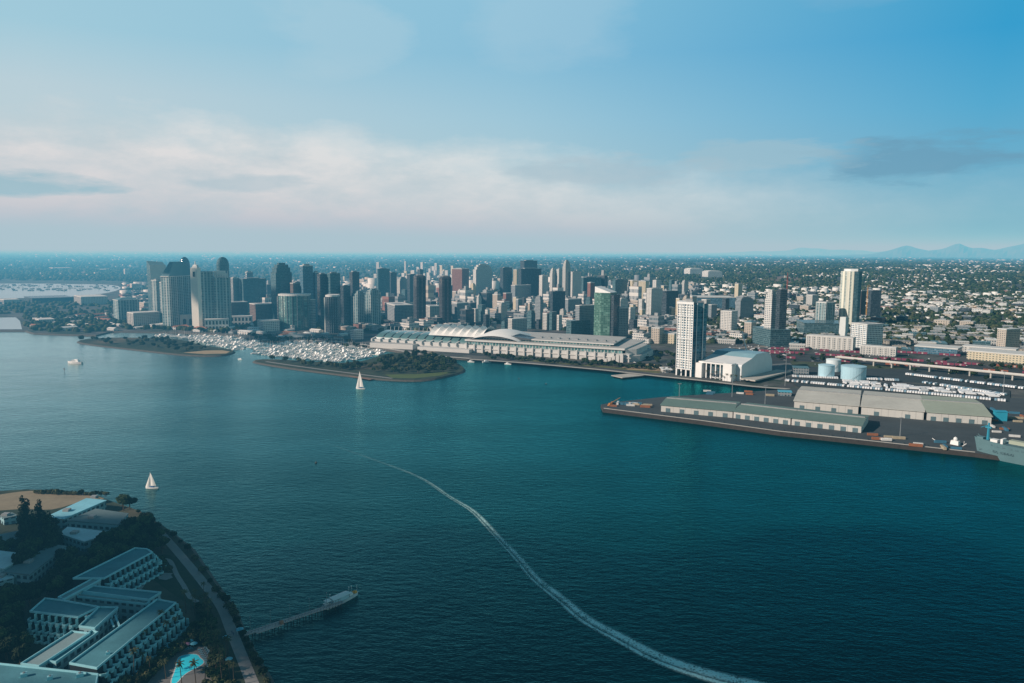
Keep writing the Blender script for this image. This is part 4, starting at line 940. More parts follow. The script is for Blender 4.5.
def mk_car(nm, label, cat, group, body, L_=4.6, van=False):
    root = thing(nm, label, cat, (0, 0, 0), 0, group); w_ = .95 if not van else 1.2
    m = MB()
    if van: m.prism([(-L_/2, -w_), (L_/2, -w_), (L_/2, w_), (-L_/2, w_)], .5, 2.9, 0, 0)
    else: m.prism([(-L_/2, -w_), (L_/2, -w_), (L_/2, w_), (-L_/2, w_)], .35, .95, 0, 0); m.prism([(-L_*.32, -w_*.9), (L_*.22, -w_*.9), (L_*.22, w_*.9), (-L_*.32, w_*.9)], 1.25, 1.5, 0, 0, taper=.9)
    m.build('body', body, root)
    m = MB(); z = .96 if not van else 1.6
    if van: m.box(L_/2-1.3, -w_-.02, 1.7, L_/2+.03, w_+.02, 2.4)
    else: m.prism([(-L_*.34, -w_*.93), (L_*.27, -w_*.93), (L_*.27, w_*.93), (-L_*.34, w_*.93)], .96, 1.24, 0, 0, taper=.95)
    m.build('window', plain('car_glass', (.02, .03, .035), .1), root)
    for sx in (-1, 1):
        m = MB(); m.tube((sx*L_*.32, -w_-.02, .33), (sx*L_*.32, w_+.02, .33), .34, n=8); m.build('wheel', ASPD, root)
    return root
def vehicles():
    rnd = random.Random(5); WH = plain('vehicle_white', (.80, .81, .82), .35, .05, .3); GY = plain('vehicle_grey', (.28, .30, .32), .35, .05, .3); DB = plain('vehicle_dark', (.03, .05, .08), .35, .05, .3)
    van = mk_car('parked_van', 'white cargo van in the tight rows of the quay vehicle yard', 'van', 'white vans in the vehicle yard', WH, 7.4, True)
    van2 = mk_car('parked_minibus', 'blue grey van parked among the white rows of the quay vehicle yard', 'van', 'blue grey vans in the vehicle yard', plain('vehicle_blue_grey', (.22, .34, .42), .35, .05, .3), 6.4, True)
    trk = mk_car('parked_truck', 'long white box truck standing loosely in the quay vehicle yard', 'truck', 'white trucks in the vehicle yard', WH, 12.5, True)
    cars = [mk_car('parked_car', 'white car parked beside the waterfront streets', 'car', 'white parked cars ashore', WH), mk_car('parked_car', 'grey car parked beside the waterfront streets', 'car', 'grey parked cars ashore', GY), mk_car('parked_car', 'dark car parked beside the waterfront streets', 'car', 'dark parked cars ashore', DB)]
    first = {van.name: 1, van2.name: 1, trk.name: 1}; [first.__setitem__(c.name, 1) for c in cars]
    def put(p, loc, rz):
        if first.pop(p.name, 0): p.location = loc; p.rotation_euler[2] = rz
        else: dup(p, loc, rz)
    rows = [((785, 381), (1006, 401.5), 0, 90), ((792, 376.8), (838, 378.8), 0, 26), ((842, 378.2), (899, 381), 0, 30), ((906, 374.6), (1024, 389), 0, 60), ((923, 383), (1006, 395.6), 0, 50)]
    for p, q, _, n in rows:
        a, b_ = G(*p, QZ+.05), G(*q, QZ+.05); d = (b_-a); Ln = d.length; d.normalize(); rz = math.atan2(d.y, d.x)
        k = int(Ln/3.2)
        for i in range(k):
            if rnd.random() < .07: continue
            put(van2 if rnd.random() < .16 else van, a+d*(i+.5)*Ln/k, rz+R(90)+R(rnd.uniform(-3, 3)))
    for i in range(84):
        x = rnd.uniform(842, 1000); y = 382+(x-842)*.084+rnd.uniform(-1.4, 2.4)
        put(trk, G(x, y, QZ+.05), R(rnd.choice((-12, -18, 70, 5))+rnd.uniform(-8, 8)))
    n = 0
    while n < 230:
        z = rnd.random()
        if z < .35: x, y = rnd.uniform(735, 790), rnd.uniform(345, 356)
        elif z < .6: x = rnd.uniform(640, 1020); y = 350+rnd.uniform(0, 16)
        elif z < .8: x, y = rnd.uniform(700, 1000), rnd.uniform(334, 350)
        else: x = rnd.uniform(250, 640); y = 334.5+(x-250)*.072+rnd.uniform(-.6, .6)
        if any(a-2 < x < b_+2 and yb-1 > y > yb-12 for a, b_, yb in TW): continue
        n += 1; put(cars[rnd.choice((0, 0, 1, 2))], G(x, y, ZL+.2), R(rnd.choice((-24, -24, 66))+rnd.uniform(-4, 4)))
vehicles()

# ------------------------------------------------------------------ boats
def hull_mb(L_, B_, H_, z0=-.3):
    m = MB(); St = [0, .12, .3, .55, .8, 1]; Wd = [.82, .95, 1, .9, .55, .03]
    R0 = [(-L_/2+L_*s, B_/2*w_) for s, w_ in zip(St, Wd)]; top = [H_*(1+.25*s*s) for s in St]
    for i in range(5):
        for sg in (1, -1):
            a = (R0[i][0]*.97, sg*R0[i][1]*.72, z0); b_ = (R0[i+1][0]*.94, sg*R0[i+1][1]*.72, z0); c = (R0[i+1][0], sg*R0[i+1][1], top[i+1]); d = (R0[i][0], sg*R0[i][1], top[i])
            m.face([a, b_, c, d] if sg < 0 else [d, c, b_, a], 0)
        m.face([(R0[i][0], -R0[i][1], top[i]), (R0[i+1][0], -R0[i+1][1], top[i+1]), (R0[i+1][0], R0[i+1][1], top[i+1]), (R0[i][0], R0[i][1], top[i])], 1)
    m.face([(R0[0][0], -R0[0][1], top[0]), (R0[0][0], R0[0][1], top[0]), (R0[0][0]*.97, R0[0][1]*.72, z0), (R0[0][0]*.97, -R0[0][1]*.72, z0)], 0)
    return m
BW = plain('boat_white', (.80, .80, .78), .3, .05, .3); BD = plain('boat_deck', (.62, .62, .58), .6, .1, .3); BG = plain('boat_glass', (.03, .06, .08), .1); BB = plain('boat_blue_cover', (.04, .12, .28), .6)
def sail_yacht(label, group, cover):
    root = thing('moored_sailboat', label, 'sailboat', (0, 0, 0), 0, group)
    hull_mb(13, 3.9, 1.3).build('hull', [BW, BD], root)
    m = MB(); m.prism([(-2.5, -1.1), (2.6, -.9), (2.6, .9), (-2.5, 1.1)], 1.31, 2.0, 0, 0, taper=.85); m.build('cabin', BW, root)
    m = MB(); m.tube((.8, 0, 1.3), (.8, 0, 17), .14, .09, n=5); m.build('mast', WHITE, root)
    m = MB(); m.tube((.7, 0, 2.9), (-4.6, 0, 2.8), .32, .26, n=6); m.build('boom', cover, root); return root
def motor_yacht(label, group, L_):
    root = thing('moored_motor_yacht', label, 'motor yacht', (0, 0, 0), 0, group); B_ = L_*.27; hull_mb(L_, B_, L_*.12).build('hull', [BW, BD], root); z = L_*.12+.05
    m = MB(); m.prism([(-L_*.3, -B_*.38), (L_*.22, -B_*.3), (L_*.22, B_*.3), (-L_*.3, B_*.38)], z, z+L_*.1, 0, 0, taper=.9); m.build('cabin', BW, root)
    m = MB(); m.prism([(-L_*.1, -B_*.36), (L_*.2, -B_*.31), (L_*.2, B_*.31), (-L_*.1, B_*.36)], z+L_*.04, z+L_*.075, 0, 0, taper=.93); m.build('window', BG, root)
    m = MB(); m.prism([(-L_*.24, -B_*.3), (L_*.02, -B_*.26), (L_*.02, B_*.26), (-L_*.24, B_*.3)], z+L_*.1+.02, z+L_*.15, 0, 0, taper=.85); m.build('flybridge', BW, root); return root
PR = [sail_yacht('white sailboat with white sail cover moored stern-in at the marina', 'white-covered sailboats in the marina', BW), sail_yacht('white sailboat with blue sail cover moored at the marina', 'blue-covered sailboats in the marina', BB),
      motor_yacht('large white motor yacht moored in the marina', 'large motor yachts in the marina', 22), motor_yacht('small white motor yacht moored in the marina', 'small motor yachts in the marina', 14)]
PR[1].name = 'moored_sloop'; PR[3].name = 'moored_cabin_cruiser'
def marina():
    rnd = random.Random(9); firsts = {p.name for p in PR}; pont = 0
    M1 = [(150, 335), (236, 336.5), (262, 343.5), (262, 349), (236, 350), (222, 346.5), (204, 343), (182, 337.8)]
    M2 = [(256, 351), (283, 342.5), (300, 342), (340, 344.3), (386, 351), (378, 355.5), (356, 360.5), (340, 361.5), (312, 360.3), (272, 358), (256, 355)]
    for M, rowdir, step in ((M1, R(-27), 30), (M2, R(-30), 32)):
        W = wpoly(M); cx = sum(p[0] for p in W)/len(W); cy = sum(p[1] for p in W)/len(W); ux = Vector((math.cos(rowdir), math.sin(rowdir))); vx = Vector((-ux.y, ux.x))
        for r in range(-16, 17):
            run = []
            for c in range(-110, 110):
                p = Vector((cx, cy))+vx*(r*step)+ux*(c*5.4)
                if not inpoly(p.x, p.y, W): continue
                run.append(p)
                for sd_ in (-1, 1):
                    if rnd.random() < .16: continue
                    k = rnd.choices(range(4), (5, 2, 1.6, 3.2))[0]; q = p+vx*sd_*(8.5)+ux*rnd.uniform(-.3, .3); rz = math.atan2(vx.y*sd_, vx.x*sd_)+(math.pi if rnd.random() < .4 else 0); sc = rnd.uniform(.62, .95)
                    cnt[k] = cnt.get(k, 0)+1
                    if cnt[k] > 290: continue
                    if PR[k].name in firsts: firsts.discard(PR[k].name); PR[k].location = (q.x, q.y, 0); PR[k].rotation_euler[2] = rz
                    else: dup(PR[k], (q.x, q.y, 0), rz, sc)
            if len(run) > 3:
                root = thing('marina_pontoon', 'long floating pontoon between rows of moored boats', 'pontoon', (run[0].x, run[0].y, 0), rowdir, 'pontoons in the two marinas')
                Lp = (run[-1]-run[0]).length; m = MB(); m.box(-2, -1.2, .1, Lp+2, 1.2, .7); m.build('deck', BD, root)
                m = MB(); m.box(-1, -.3, -1, Lp+1, .3, .09); m.build('float', ROCK, root)
cnt = {}
marina()
def lone_boats():
    # ferry-like white yacht, sailing boats, small craft off the hall
    c = G(75, 363.5, 0); k = c.length/F; y = motor_yacht('white motor cruiser under way alone off the north park', None, 26); y.name = 'motor_cruiser'; y.location = (c.x, c.y, 0); y.rotation_euler[2] = R(172)
    def sailing(label, px, py, rz, Ls, top):
        c = G(px, py, 0); root = thing('sailing_boat', label, 'sailboat', (c.x, c.y, 0), rz); Hm = ZT(c, top); s_ = Ls/12
        hull_mb(Ls, Ls*.3, Ls*.11).build('hull', [BW, BD], root)
        m = MB(); m.prism([(-Ls*.15, -.9*s_), (Ls*.2, -.7*s_), (Ls*.2, .7*s_), (-Ls*.15, .9*s_)], Ls*.11+.01, Ls*.17, 0, 0, taper=.85); m.build('cabin', BB, root)
        m = MB(); m.tube((Ls*.1, 0, 1), (Ls*.1, 0, Hm), .14, .08, n=6); m.tube((Ls*.1, 0, Ls*.22), (-Ls*.34, .3, Ls*.21), .1, n=5); m.build('mast', WHITE, root)
        SA = plain('sailcloth', (.80, .79, .74), .7, .05, .2); m = MB(); n = 8
        def mp_(a, b_): # a along height, b out from mast
            z = Ls*.23+(Hm-Ls*.25)*a; w_ = Ls*.43*(1-a)**.85*b_; return (Ls*.09-w_, .5*math.sin(math.pi*b_)*(1-a)+.25*b_, z)
        for i in range(n):
            for j in range(4): m.face([mp_(i/n, j/4), mp_(i/n, (j+1)/4), mp_((i+1)/n, (j+1)/4), mp_((i+1)/n, j/4)])
        m.build('mainsail', SA, root)
        m = MB(); z1 = Hm*.86
        for i in range(n):
            a, b_ = i/n, (i+1)/n
            def jp(t_, s2): z = Ls*.14+(z1-Ls*.14)*t_; lead = Ls*.49+(Ls*.11-Ls*.49)*t_; w_ = Ls*.34*(1-t_)*s2; return (lead-w_, .45*math.sin(math.pi*s2)*(1-t_)-.05, z)
            for j in range(3): m.face([jp(a, j/3), jp(a, (j+1)/3), jp(b_, (j+1)/3), jp(b_, j/3)])
        m.build('jib_sail', SA, root)
    sailing('white sloop with tall main and jib set, sailing off the near island', 152, 488.5, R(178), 10.5, 472)
    sailing('white sloop with high narrow sail passing the south park jetty', 360.5, 389, R(170), 13, 371)
    for i, (x, yy, L_, lb) in enumerate(((487, 362.5, 16, 'white harbour cruiser with raked bow lying off the sails of the hall'), (471, 362.3, 12, 'dark hulled launch beside the white harbour cruiser'), (240, 359.5, 9, 'tiny launch entering the gap between the two parks'), (508, 364.5, 12, 'low dark workboat moored near the promenade'))):
        c = G(x, yy, 0); b_ = motor_yacht(lb, None, L_); b_.name = 'harbour_launch'; b_.location = (c.x, c.y, 0); b_.rotation_euler[2] = R((20, -20, 160, -25)[i])
    c = G(64.5, 372, 0); ht = ZT(c, 368); root = thing('channel_marker', 'thin dark channel marker post in the open bay', 'marker', (c.x, c.y, 0))
    m = MB(); m.tube((0, 0, -2), (0, 0, ht), .35, .3); m.build('post', STEEL, root); m = MB(); m.face([(-1.2, -.4, ht-2.6), (1.2, -.4, ht-2.6), (1.2, -.4, ht-.4), (-1.2, -.4, ht-.4)]); m.build('board', STEEL, root)
    for x, yy in ((316, 463), (519, 379), (546, 384)):
        c = G(x, yy, 0); root = thing('mooring_buoy', 'small round mooring buoy afloat', 'buoy', (c.x, c.y, 0), 0, 'mooring buoys in the bay'); m = MB(); m.lathe((0, 0), [(.9, -.3), (1.0, .5), (.5, 1.0), (0, 1.1)], 10); m.build('float', ROCK, root); m = MB(); m.tube((0, 0, 1), (0, 0, 2.2), .1); m.build('staff', STEEL, root)
lone_boats()

def viaduct():
    A, rz, Lv = frame(836, 362, 1040, 383); root = thing('rail_viaduct', 'pale concrete viaduct on piers crossing behind the storage tanks', 'viaduct', (A.x, A.y, ZL), rz)
    m = MB(); m.box(0, -5, 8, Lv, 5, 9.3); m.build('deck', CONC, root)
    for sy in (-4.9, 4.6):
        m = MB(); m.box(0, sy, 9.31, Lv, sy+.3, 10.3); m.build('parapet', TRIM, root)
    for i in range(11):
        x = 6+i*(Lv-12)/10; m = MB(); m.box(x-1, -3.4, 0, x+1, 3.4, 7.99); m.build('pier', CONC, root)
viaduct()

def quay_clutter():
    rnd = random.Random(77); cols = [('rust', (.30, .12, .06)), ('blue', (.05, .16, .24)), ('white', (.6, .6, .58)), ('sand', (.40, .34, .24))]; pro = []
    for nm, c in cols:
        root = thing('shipping_container', nm+' shipping container standing on the open quay apron', 'container', (0, 0, 0), 0, nm+' containers on the quay'); mt = plain('container_'+nm, c, .6, .3, .4)
        m = MB(); m.box(-6, -1.2, 0, 6, 1.2, 2.6)
        for i in range(14): m.box(-5.8+i*.86, -1.27, .2, -5.5+i*.86, -1.201, 2.4)
        m.build('body', mt, root); m = MB(); m.box(6.01, -1.1, .1, 6.08, 1.1, 2.5); m.build('door', MECH, root); pro.append(root)
    spots = [(rnd.uniform(606, 655), None) for _ in range(12)]+[(rnd.uniform(870, 960), 'r') for _ in range(12)]+[(rnd.uniform(990, 1023), 'e') for _ in range(14)]+[(rnd.uniform(700, 790), 'b') for _ in range(8)]
    fresh = set(range(4))
    for i, (x, t_) in enumerate(spots):
        y = {None: 404.6+(x-606)*.02+rnd.uniform(-1.0, 2.2), 'r': 437+(x-870)*.10+rnd.uniform(-2, 5), 'e': rnd.uniform(406, 438), 'b': rnd.uniform(391.5, 396)}[t_]
        k = i % 4; c = G(x, y, QZ+.02); a = R(rnd.choice((-12, -12, 78, -20)))
        if k in fresh: fresh.discard(k); pro[k].location = c; pro[k].rotation_euler[2] = a
        else: dup(pro[k], c, a, rnd.uniform(.7, 1))
    c = G(611, 406, QZ); root = thing('quay_crane', 'small orange mobile crane at the tip of the quay', 'crane', c, R(20)); OR = plain('crane_orange', (.55, .24, .06), .5)
    m = MB(); m.box(-4, -1.4, .6, 4, 1.4, 1.6); m.build('chassis', OR, root); m = MB(); m.box(-2.6, -1.3, 1.61, .4, 1.3, 3.6); m.build('cab', OR, root)
    m = MB(); m.tube((-.5, 0, 3.4), (12, 0, 9.5), .5, .3, n=4); m.build('boom', OR, root)
    for sx in (-2.8, 2.8):
        for sy in (-1.5, 1.5):
            m = MB(); m.tube((sx, sy-.2, .6), (sx, sy+.2, .6), .6, n=10); m.build('wheel', ASPD, root)
    m0 = None
    for x in range(640, 975, 12):
        yy = np.interp(x, [604, 700, 780, 860, 975], [408.3, 420.3, 431.3, 439.7, 452.2])-.9; c = G(x, yy, QZ)
        if m0 is None:
            m0 = thing('bollard', 'mooring bollard along the quay edge', 'bollard', c, 0, 'bollards along the quay'); m = MB(); m.lathe((0, 0), [(.5, 0), (.4, .8), (.7, .9), (.7, 1.2), (0, 1.3)], 8); m.build('post', ASPD, m0)
        else: dup(m0, c)
quay_clutter()

def industry():
    """low sheds inland of the rail yard"""
    rnd = random.Random(52); P0 = {}
    for k, (st, rf, nm) in enumerate((('pale', 'w', 'white'), ('grey', 'l', 'grey'), ('tan', 'g', 'tan'), ('teal', 'b', 'teal'))):
        root = thing('industrial_shed', nm+' flat industrial shed in the low district behind the rail yard', 'shed', (0, 0, 0), 0, nm+' sheds behind the rail yard')
        m = MB(); m.prism([(-20, -10), (20, -10), (20, 10), (-20, 10)], 0, 6.5); m.build('wall', [FM[st], ROOFS[rf]], root)
        m = MB(); m.prism([(-20.5, -10.5), (20.5, -10.5), (20.5, 10.5), (-20.5, 10.5)], 6.51, 7.1, 0, 0); m.build('roof', ROOFS[rf], root)
        m = MB()
        for x in (-12, -2, 9): m.box(x, -3, 7.11, x+3, 0, 8.4)
        m.build('rooftop_plant', MECH, root); P0[k] = root
    fresh = set(P0); done = []; n = 0
    for _ in range(4000):
        if n >= 105: break
        x, y = rnd.uniform(700, 1035), rnd.uniform(328, 352)
        if x < 760 and y > 344: continue
        if y > 349.5+(x-790)*.035: continue
        if any(a-3 < x < b_+3 and yb+2.5 > y > yb-9 for a, b_, yb in TW): continue
        c = G(x, y, ZL); sc = rnd.uniform(.5, 1.35)
        if any((c-d).length < 26*(sc+s2) for d, s2 in done): continue
        done.append((c, sc)); n += 1; k = rnd.choices(range(4), (5, 3, 2, 2))[0]; a = R(rnd.choice((-24, -24, -20, 66))+rnd.uniform(-3, 3))
        if k in fresh: fresh.discard(k); P0[k].location = c; P0[k].rotation_euler[2] = a; P0[k].scale = (sc, sc, 1)
        else: dup(P0[k], c, a, (sc, sc*rnd.uniform(.8, 1.2), rnd.uniform(.7, 1.5)))
        px, py = PX(c); SHEDS.append((px-14*sc, px+14*sc, py))
SHEDS = []
industry()

def harbour_shops():
    rnd = random.Random(61); pro = []
    for k, (st, rf, nm) in enumerate((('white', 'w', 'white'), ('pale', 't', 'terracotta-roofed'), ('grey', 'g', 'grey'))):
        root = thing('harbour_shop', nm+' low harbour shop between the marina and the hotel towers', 'shop', (0, 0, 0), 0, nm+' harbour shops'); m = MB(); m.box(-11, -6, 0, 11, 6, 5); m.build('wall', FM[st], root)
        m = MB()
        for sy in (-1, 1): m.face([(-11.6, sy*6.6, 4.9), (11.6, sy*6.6, 4.9), (11.6, 0, 7.2), (-11.6, 0, 7.2)][::-sy])
        for sx in (-1, 1): m.face([(sx*11, -6, 5.01), (sx*11, 6, 5.01), (sx*11, 0, 7.1)][::sx])
        m.build('roof', ROOFS[rf], root); pro.append(root)
    fresh = {0, 1, 2}; done = []
    for P, n in (([(30, 318), (110, 314), (160, 322), (160, 329), (100, 331), (34, 330)], 26), ([(160, 328), (250, 326), (262, 334), (250, 334.5), (180, 331)], 18), ([(262, 330), (350, 333), (372, 342), (345, 340.5), (262, 337.5)], 14)):
        W = wpoly(P, ZL); xs = [p[0] for p in W]; ys = [p[1] for p in W]; k_ = 0; c_ = 0
        while c_ < n and k_ < 900:
            k_ += 1; x, y = rnd.uniform(min(xs), max(xs)), rnd.uniform(min(ys), max(ys)); px, py = PX((x, y, ZL))
            if not inpoly(x, y, W) or any((x-a)**2+(y-b_)**2 < 900 for a, b_ in done) or any(a-1 < px < b2+1 and yb+1 > py > yb-4 for a, b2, yb in TW): continue
            done.append((x, y)); c_ += 1; k = rnd.choices(range(3), (5, 2, 3))[0]; a = R(rnd.choice((-25, 65, -35))); sc = rnd.uniform(.7, 1.3)
            if k in fresh: fresh.discard(k); pro[k].location = (x, y, ZL); pro[k].rotation_euler[2] = a
            else: dup(pro[k], (x, y, ZL), a, (sc*1.3, sc, sc))
harbour_shops()
# ------------------------------------------------------------------ trees
def leafm(name, a, b_, sc=.35):
    s = N(name); g = s.n('NewGeometry').outputs['Position']; oi = s.n('ObjectInfo').outputs['Random']
    n_ = s.noise(g, sc, 3, .7); f = s.ramp(n_, (.34, (0,)*3), (.64, (1,)*3)); c = s.mix(f, a, b_); c = s.mix(s.math('MULTIPLY', oi, .45), c, tuple(x*.45 for x in a))
    return s.bsdf(c, .85, spec=.15)
LF = [leafm('dark_leaves', (.010, .022, .011), (.030, .048, .022)), leafm('olive_leaves', (.04, .052, .025), (.12, .125, .06)), leafm('green_leaves', (.022, .045, .018), (.06, .09, .035))]
BARK = plain('bark', (.09, .065, .045), .95, .4, .8)
def crown_mb(lobes, n, size, rnd):
    m = MB(); tot = sum(l[3]**2 for l in lobes)
    for (x, y, z, r, rz) in lobes:
        for _ in range(int(n*r*r/tot)+1):
            while True:
                d = Vector((rnd.gauss(0, 1), rnd.gauss(0, 1), rnd.gauss(0, 1)))
                if d.length > .1: break
            d.normalize(); k = rnd.uniform(.62, 1.06)
            c = Vector((x+d.x*r*k, y+d.y*r*k, z+d.z*rz*k)); s_ = size*rnd.uniform(.6, 1.4)
            nrm = (d+Vector((rnd.uniform(-.7, .7), rnd.uniform(-.7, .7), rnd.uniform(-.4, .9)))).normalized(); t_ = nrm.orthogonal().normalized(); t_.rotate(Matrix.Rotation(rnd.uniform(0, 6.28), 3, nrm)); q = nrm.cross(t_)
            m.face([c-t_*s_-q*s_*.55, c+t_*s_*.9-q*s_*.6, c+t_*s_*.7+q*s_*.75, c-t_*s_*.6+q*s_*.6])
    return m
def tree(label, group, h, r, leaf, mat, seed, shape='round'):
    rnd = random.Random(seed); root = thing({'palm': 'palm_tree', 'cone': 'cypress_tree'}.get(shape, 'broadleaf_tree'), label, 'tree', (0, 0, 0), 0, group)
    m = MB(); m.tube((0, 0, -.3), (.3, .1, h*.45), r*.07+.12, r*.045+.08, 7)
    lobes = []
    if shape == 'round':
        for i in range(7):
            a = i*2.4+rnd.random(); q = r*.55*rnd.uniform(.6, 1.1) if i else 0; z = h*(.55+.3*rnd.random()); rr = r*rnd.uniform(.42, .62)
            lobes.append((q*math.cos(a), q*math.sin(a), z, rr, rr*.75)); m.tube((.2, .1, h*.38), (q*math.cos(a)*.8, q*math.sin(a)*.8, z-rr*.3), r*.035+.05, .05, 5)
    else:
        for i in range(8): t_ = i/7; rr = r*(1-.75*t_)*rnd.uniform(.85, 1.15); lobes.append((rnd.uniform(-.2, .2)*r, rnd.uniform(-.2, .2)*r, h*(.14+.8*t_), max(rr, .5), h*.11))
        m.tube((0, 0, h*.4), (0, 0, h*.9), r*.04+.05, .04, 5)
    m.build('trunk', BARK, root)
    crown_mb(lobes, leaf[0], leaf[1], rnd).build('crown', mat, root)
    return root
def palm(label, group, h, seed, fr=2.6):
    rnd = random.Random(seed); root = thing('palm_tree', label, 'palm', (0, 0, 0), 0, group); m = MB(); p = Vector((0, 0, -.3))
    for i in range(5): q = Vector((.12*i*math.sin(seed), .1*i, h*(i+1)/5)); m.tube(p, q, .24-.02*i, .22-.02*i, 6); p = q
    m.build('trunk', BARK, root); m = MB()
    for i in range(22):
        a = i*2.39+rnd.random()*.4; up = rnd.uniform(-.5, 1.1); prev = p; d = Vector((math.cos(a), math.sin(a), up)).normalized(); side = Vector((-math.sin(a), math.cos(a), 0)); L0 = fr*rnd.uniform(.85, 1.15)
        for k in range(4):
            nx = prev+d*L0/4; w0 = .42*(1-k/4)**.6; w1 = .42*(1-(k+1)/4)**.6+.02
            m.face([prev-side*w0-Vector((0, 0, w0*.5)), nx-side*w1-Vector((0, 0, w1*.5)), nx, prev]); m.face([prev, nx, nx+side*w1-Vector((0, 0, w1*.5)), prev+side*w0-Vector((0, 0, w0*.5))])
            prev = nx; d = (d-Vector((0, 0, .34))).normalized()
    m.build('crown', LF[1], root); return root
def scatter(protos, spots, sc=(.75, 1.3), z=None, seed=1):
    rnd = random.Random(seed); fresh = {p.name for p in protos}
    for i, (x, y, zz) in enumerate(spots):
        p = protos[i % len(protos)] if i < len(protos) else rnd.choice(protos); s_ = rnd.uniform(*sc); a = rnd.uniform(0, 6.28)
        if p.name in fresh: fresh.discard(p.name); p.location = (x, y, zz); p.rotation_euler[2] = a; p.scale = (s_,)*3
        else: dup(p, (x, y, zz), a, (s_, s_, s_*rnd.uniform(.85, 1.2)))
def pick(P, n, z, seed=1, avoid=(), mind=0):
    """random places inside an outline on the ground"""
    W = wpoly(P, z); rnd = random.Random(seed); xs = [p[0] for p in W]; ys = [p[1] for p in W]; out = []; k = 0
    while len(out) < n and k < n*60:
        k += 1; x, y = rnd.uniform(min(xs), max(xs)), rnd.uniform(min(ys), max(ys))
        if inpoly(x, y, W) and not any(inpoly(x, y, A_) for A_ in avoid) and all((x-a)**2+(y-b_)**2 > mind*mind for a, b_, _ in out): out.append((x, y, z))
    return out
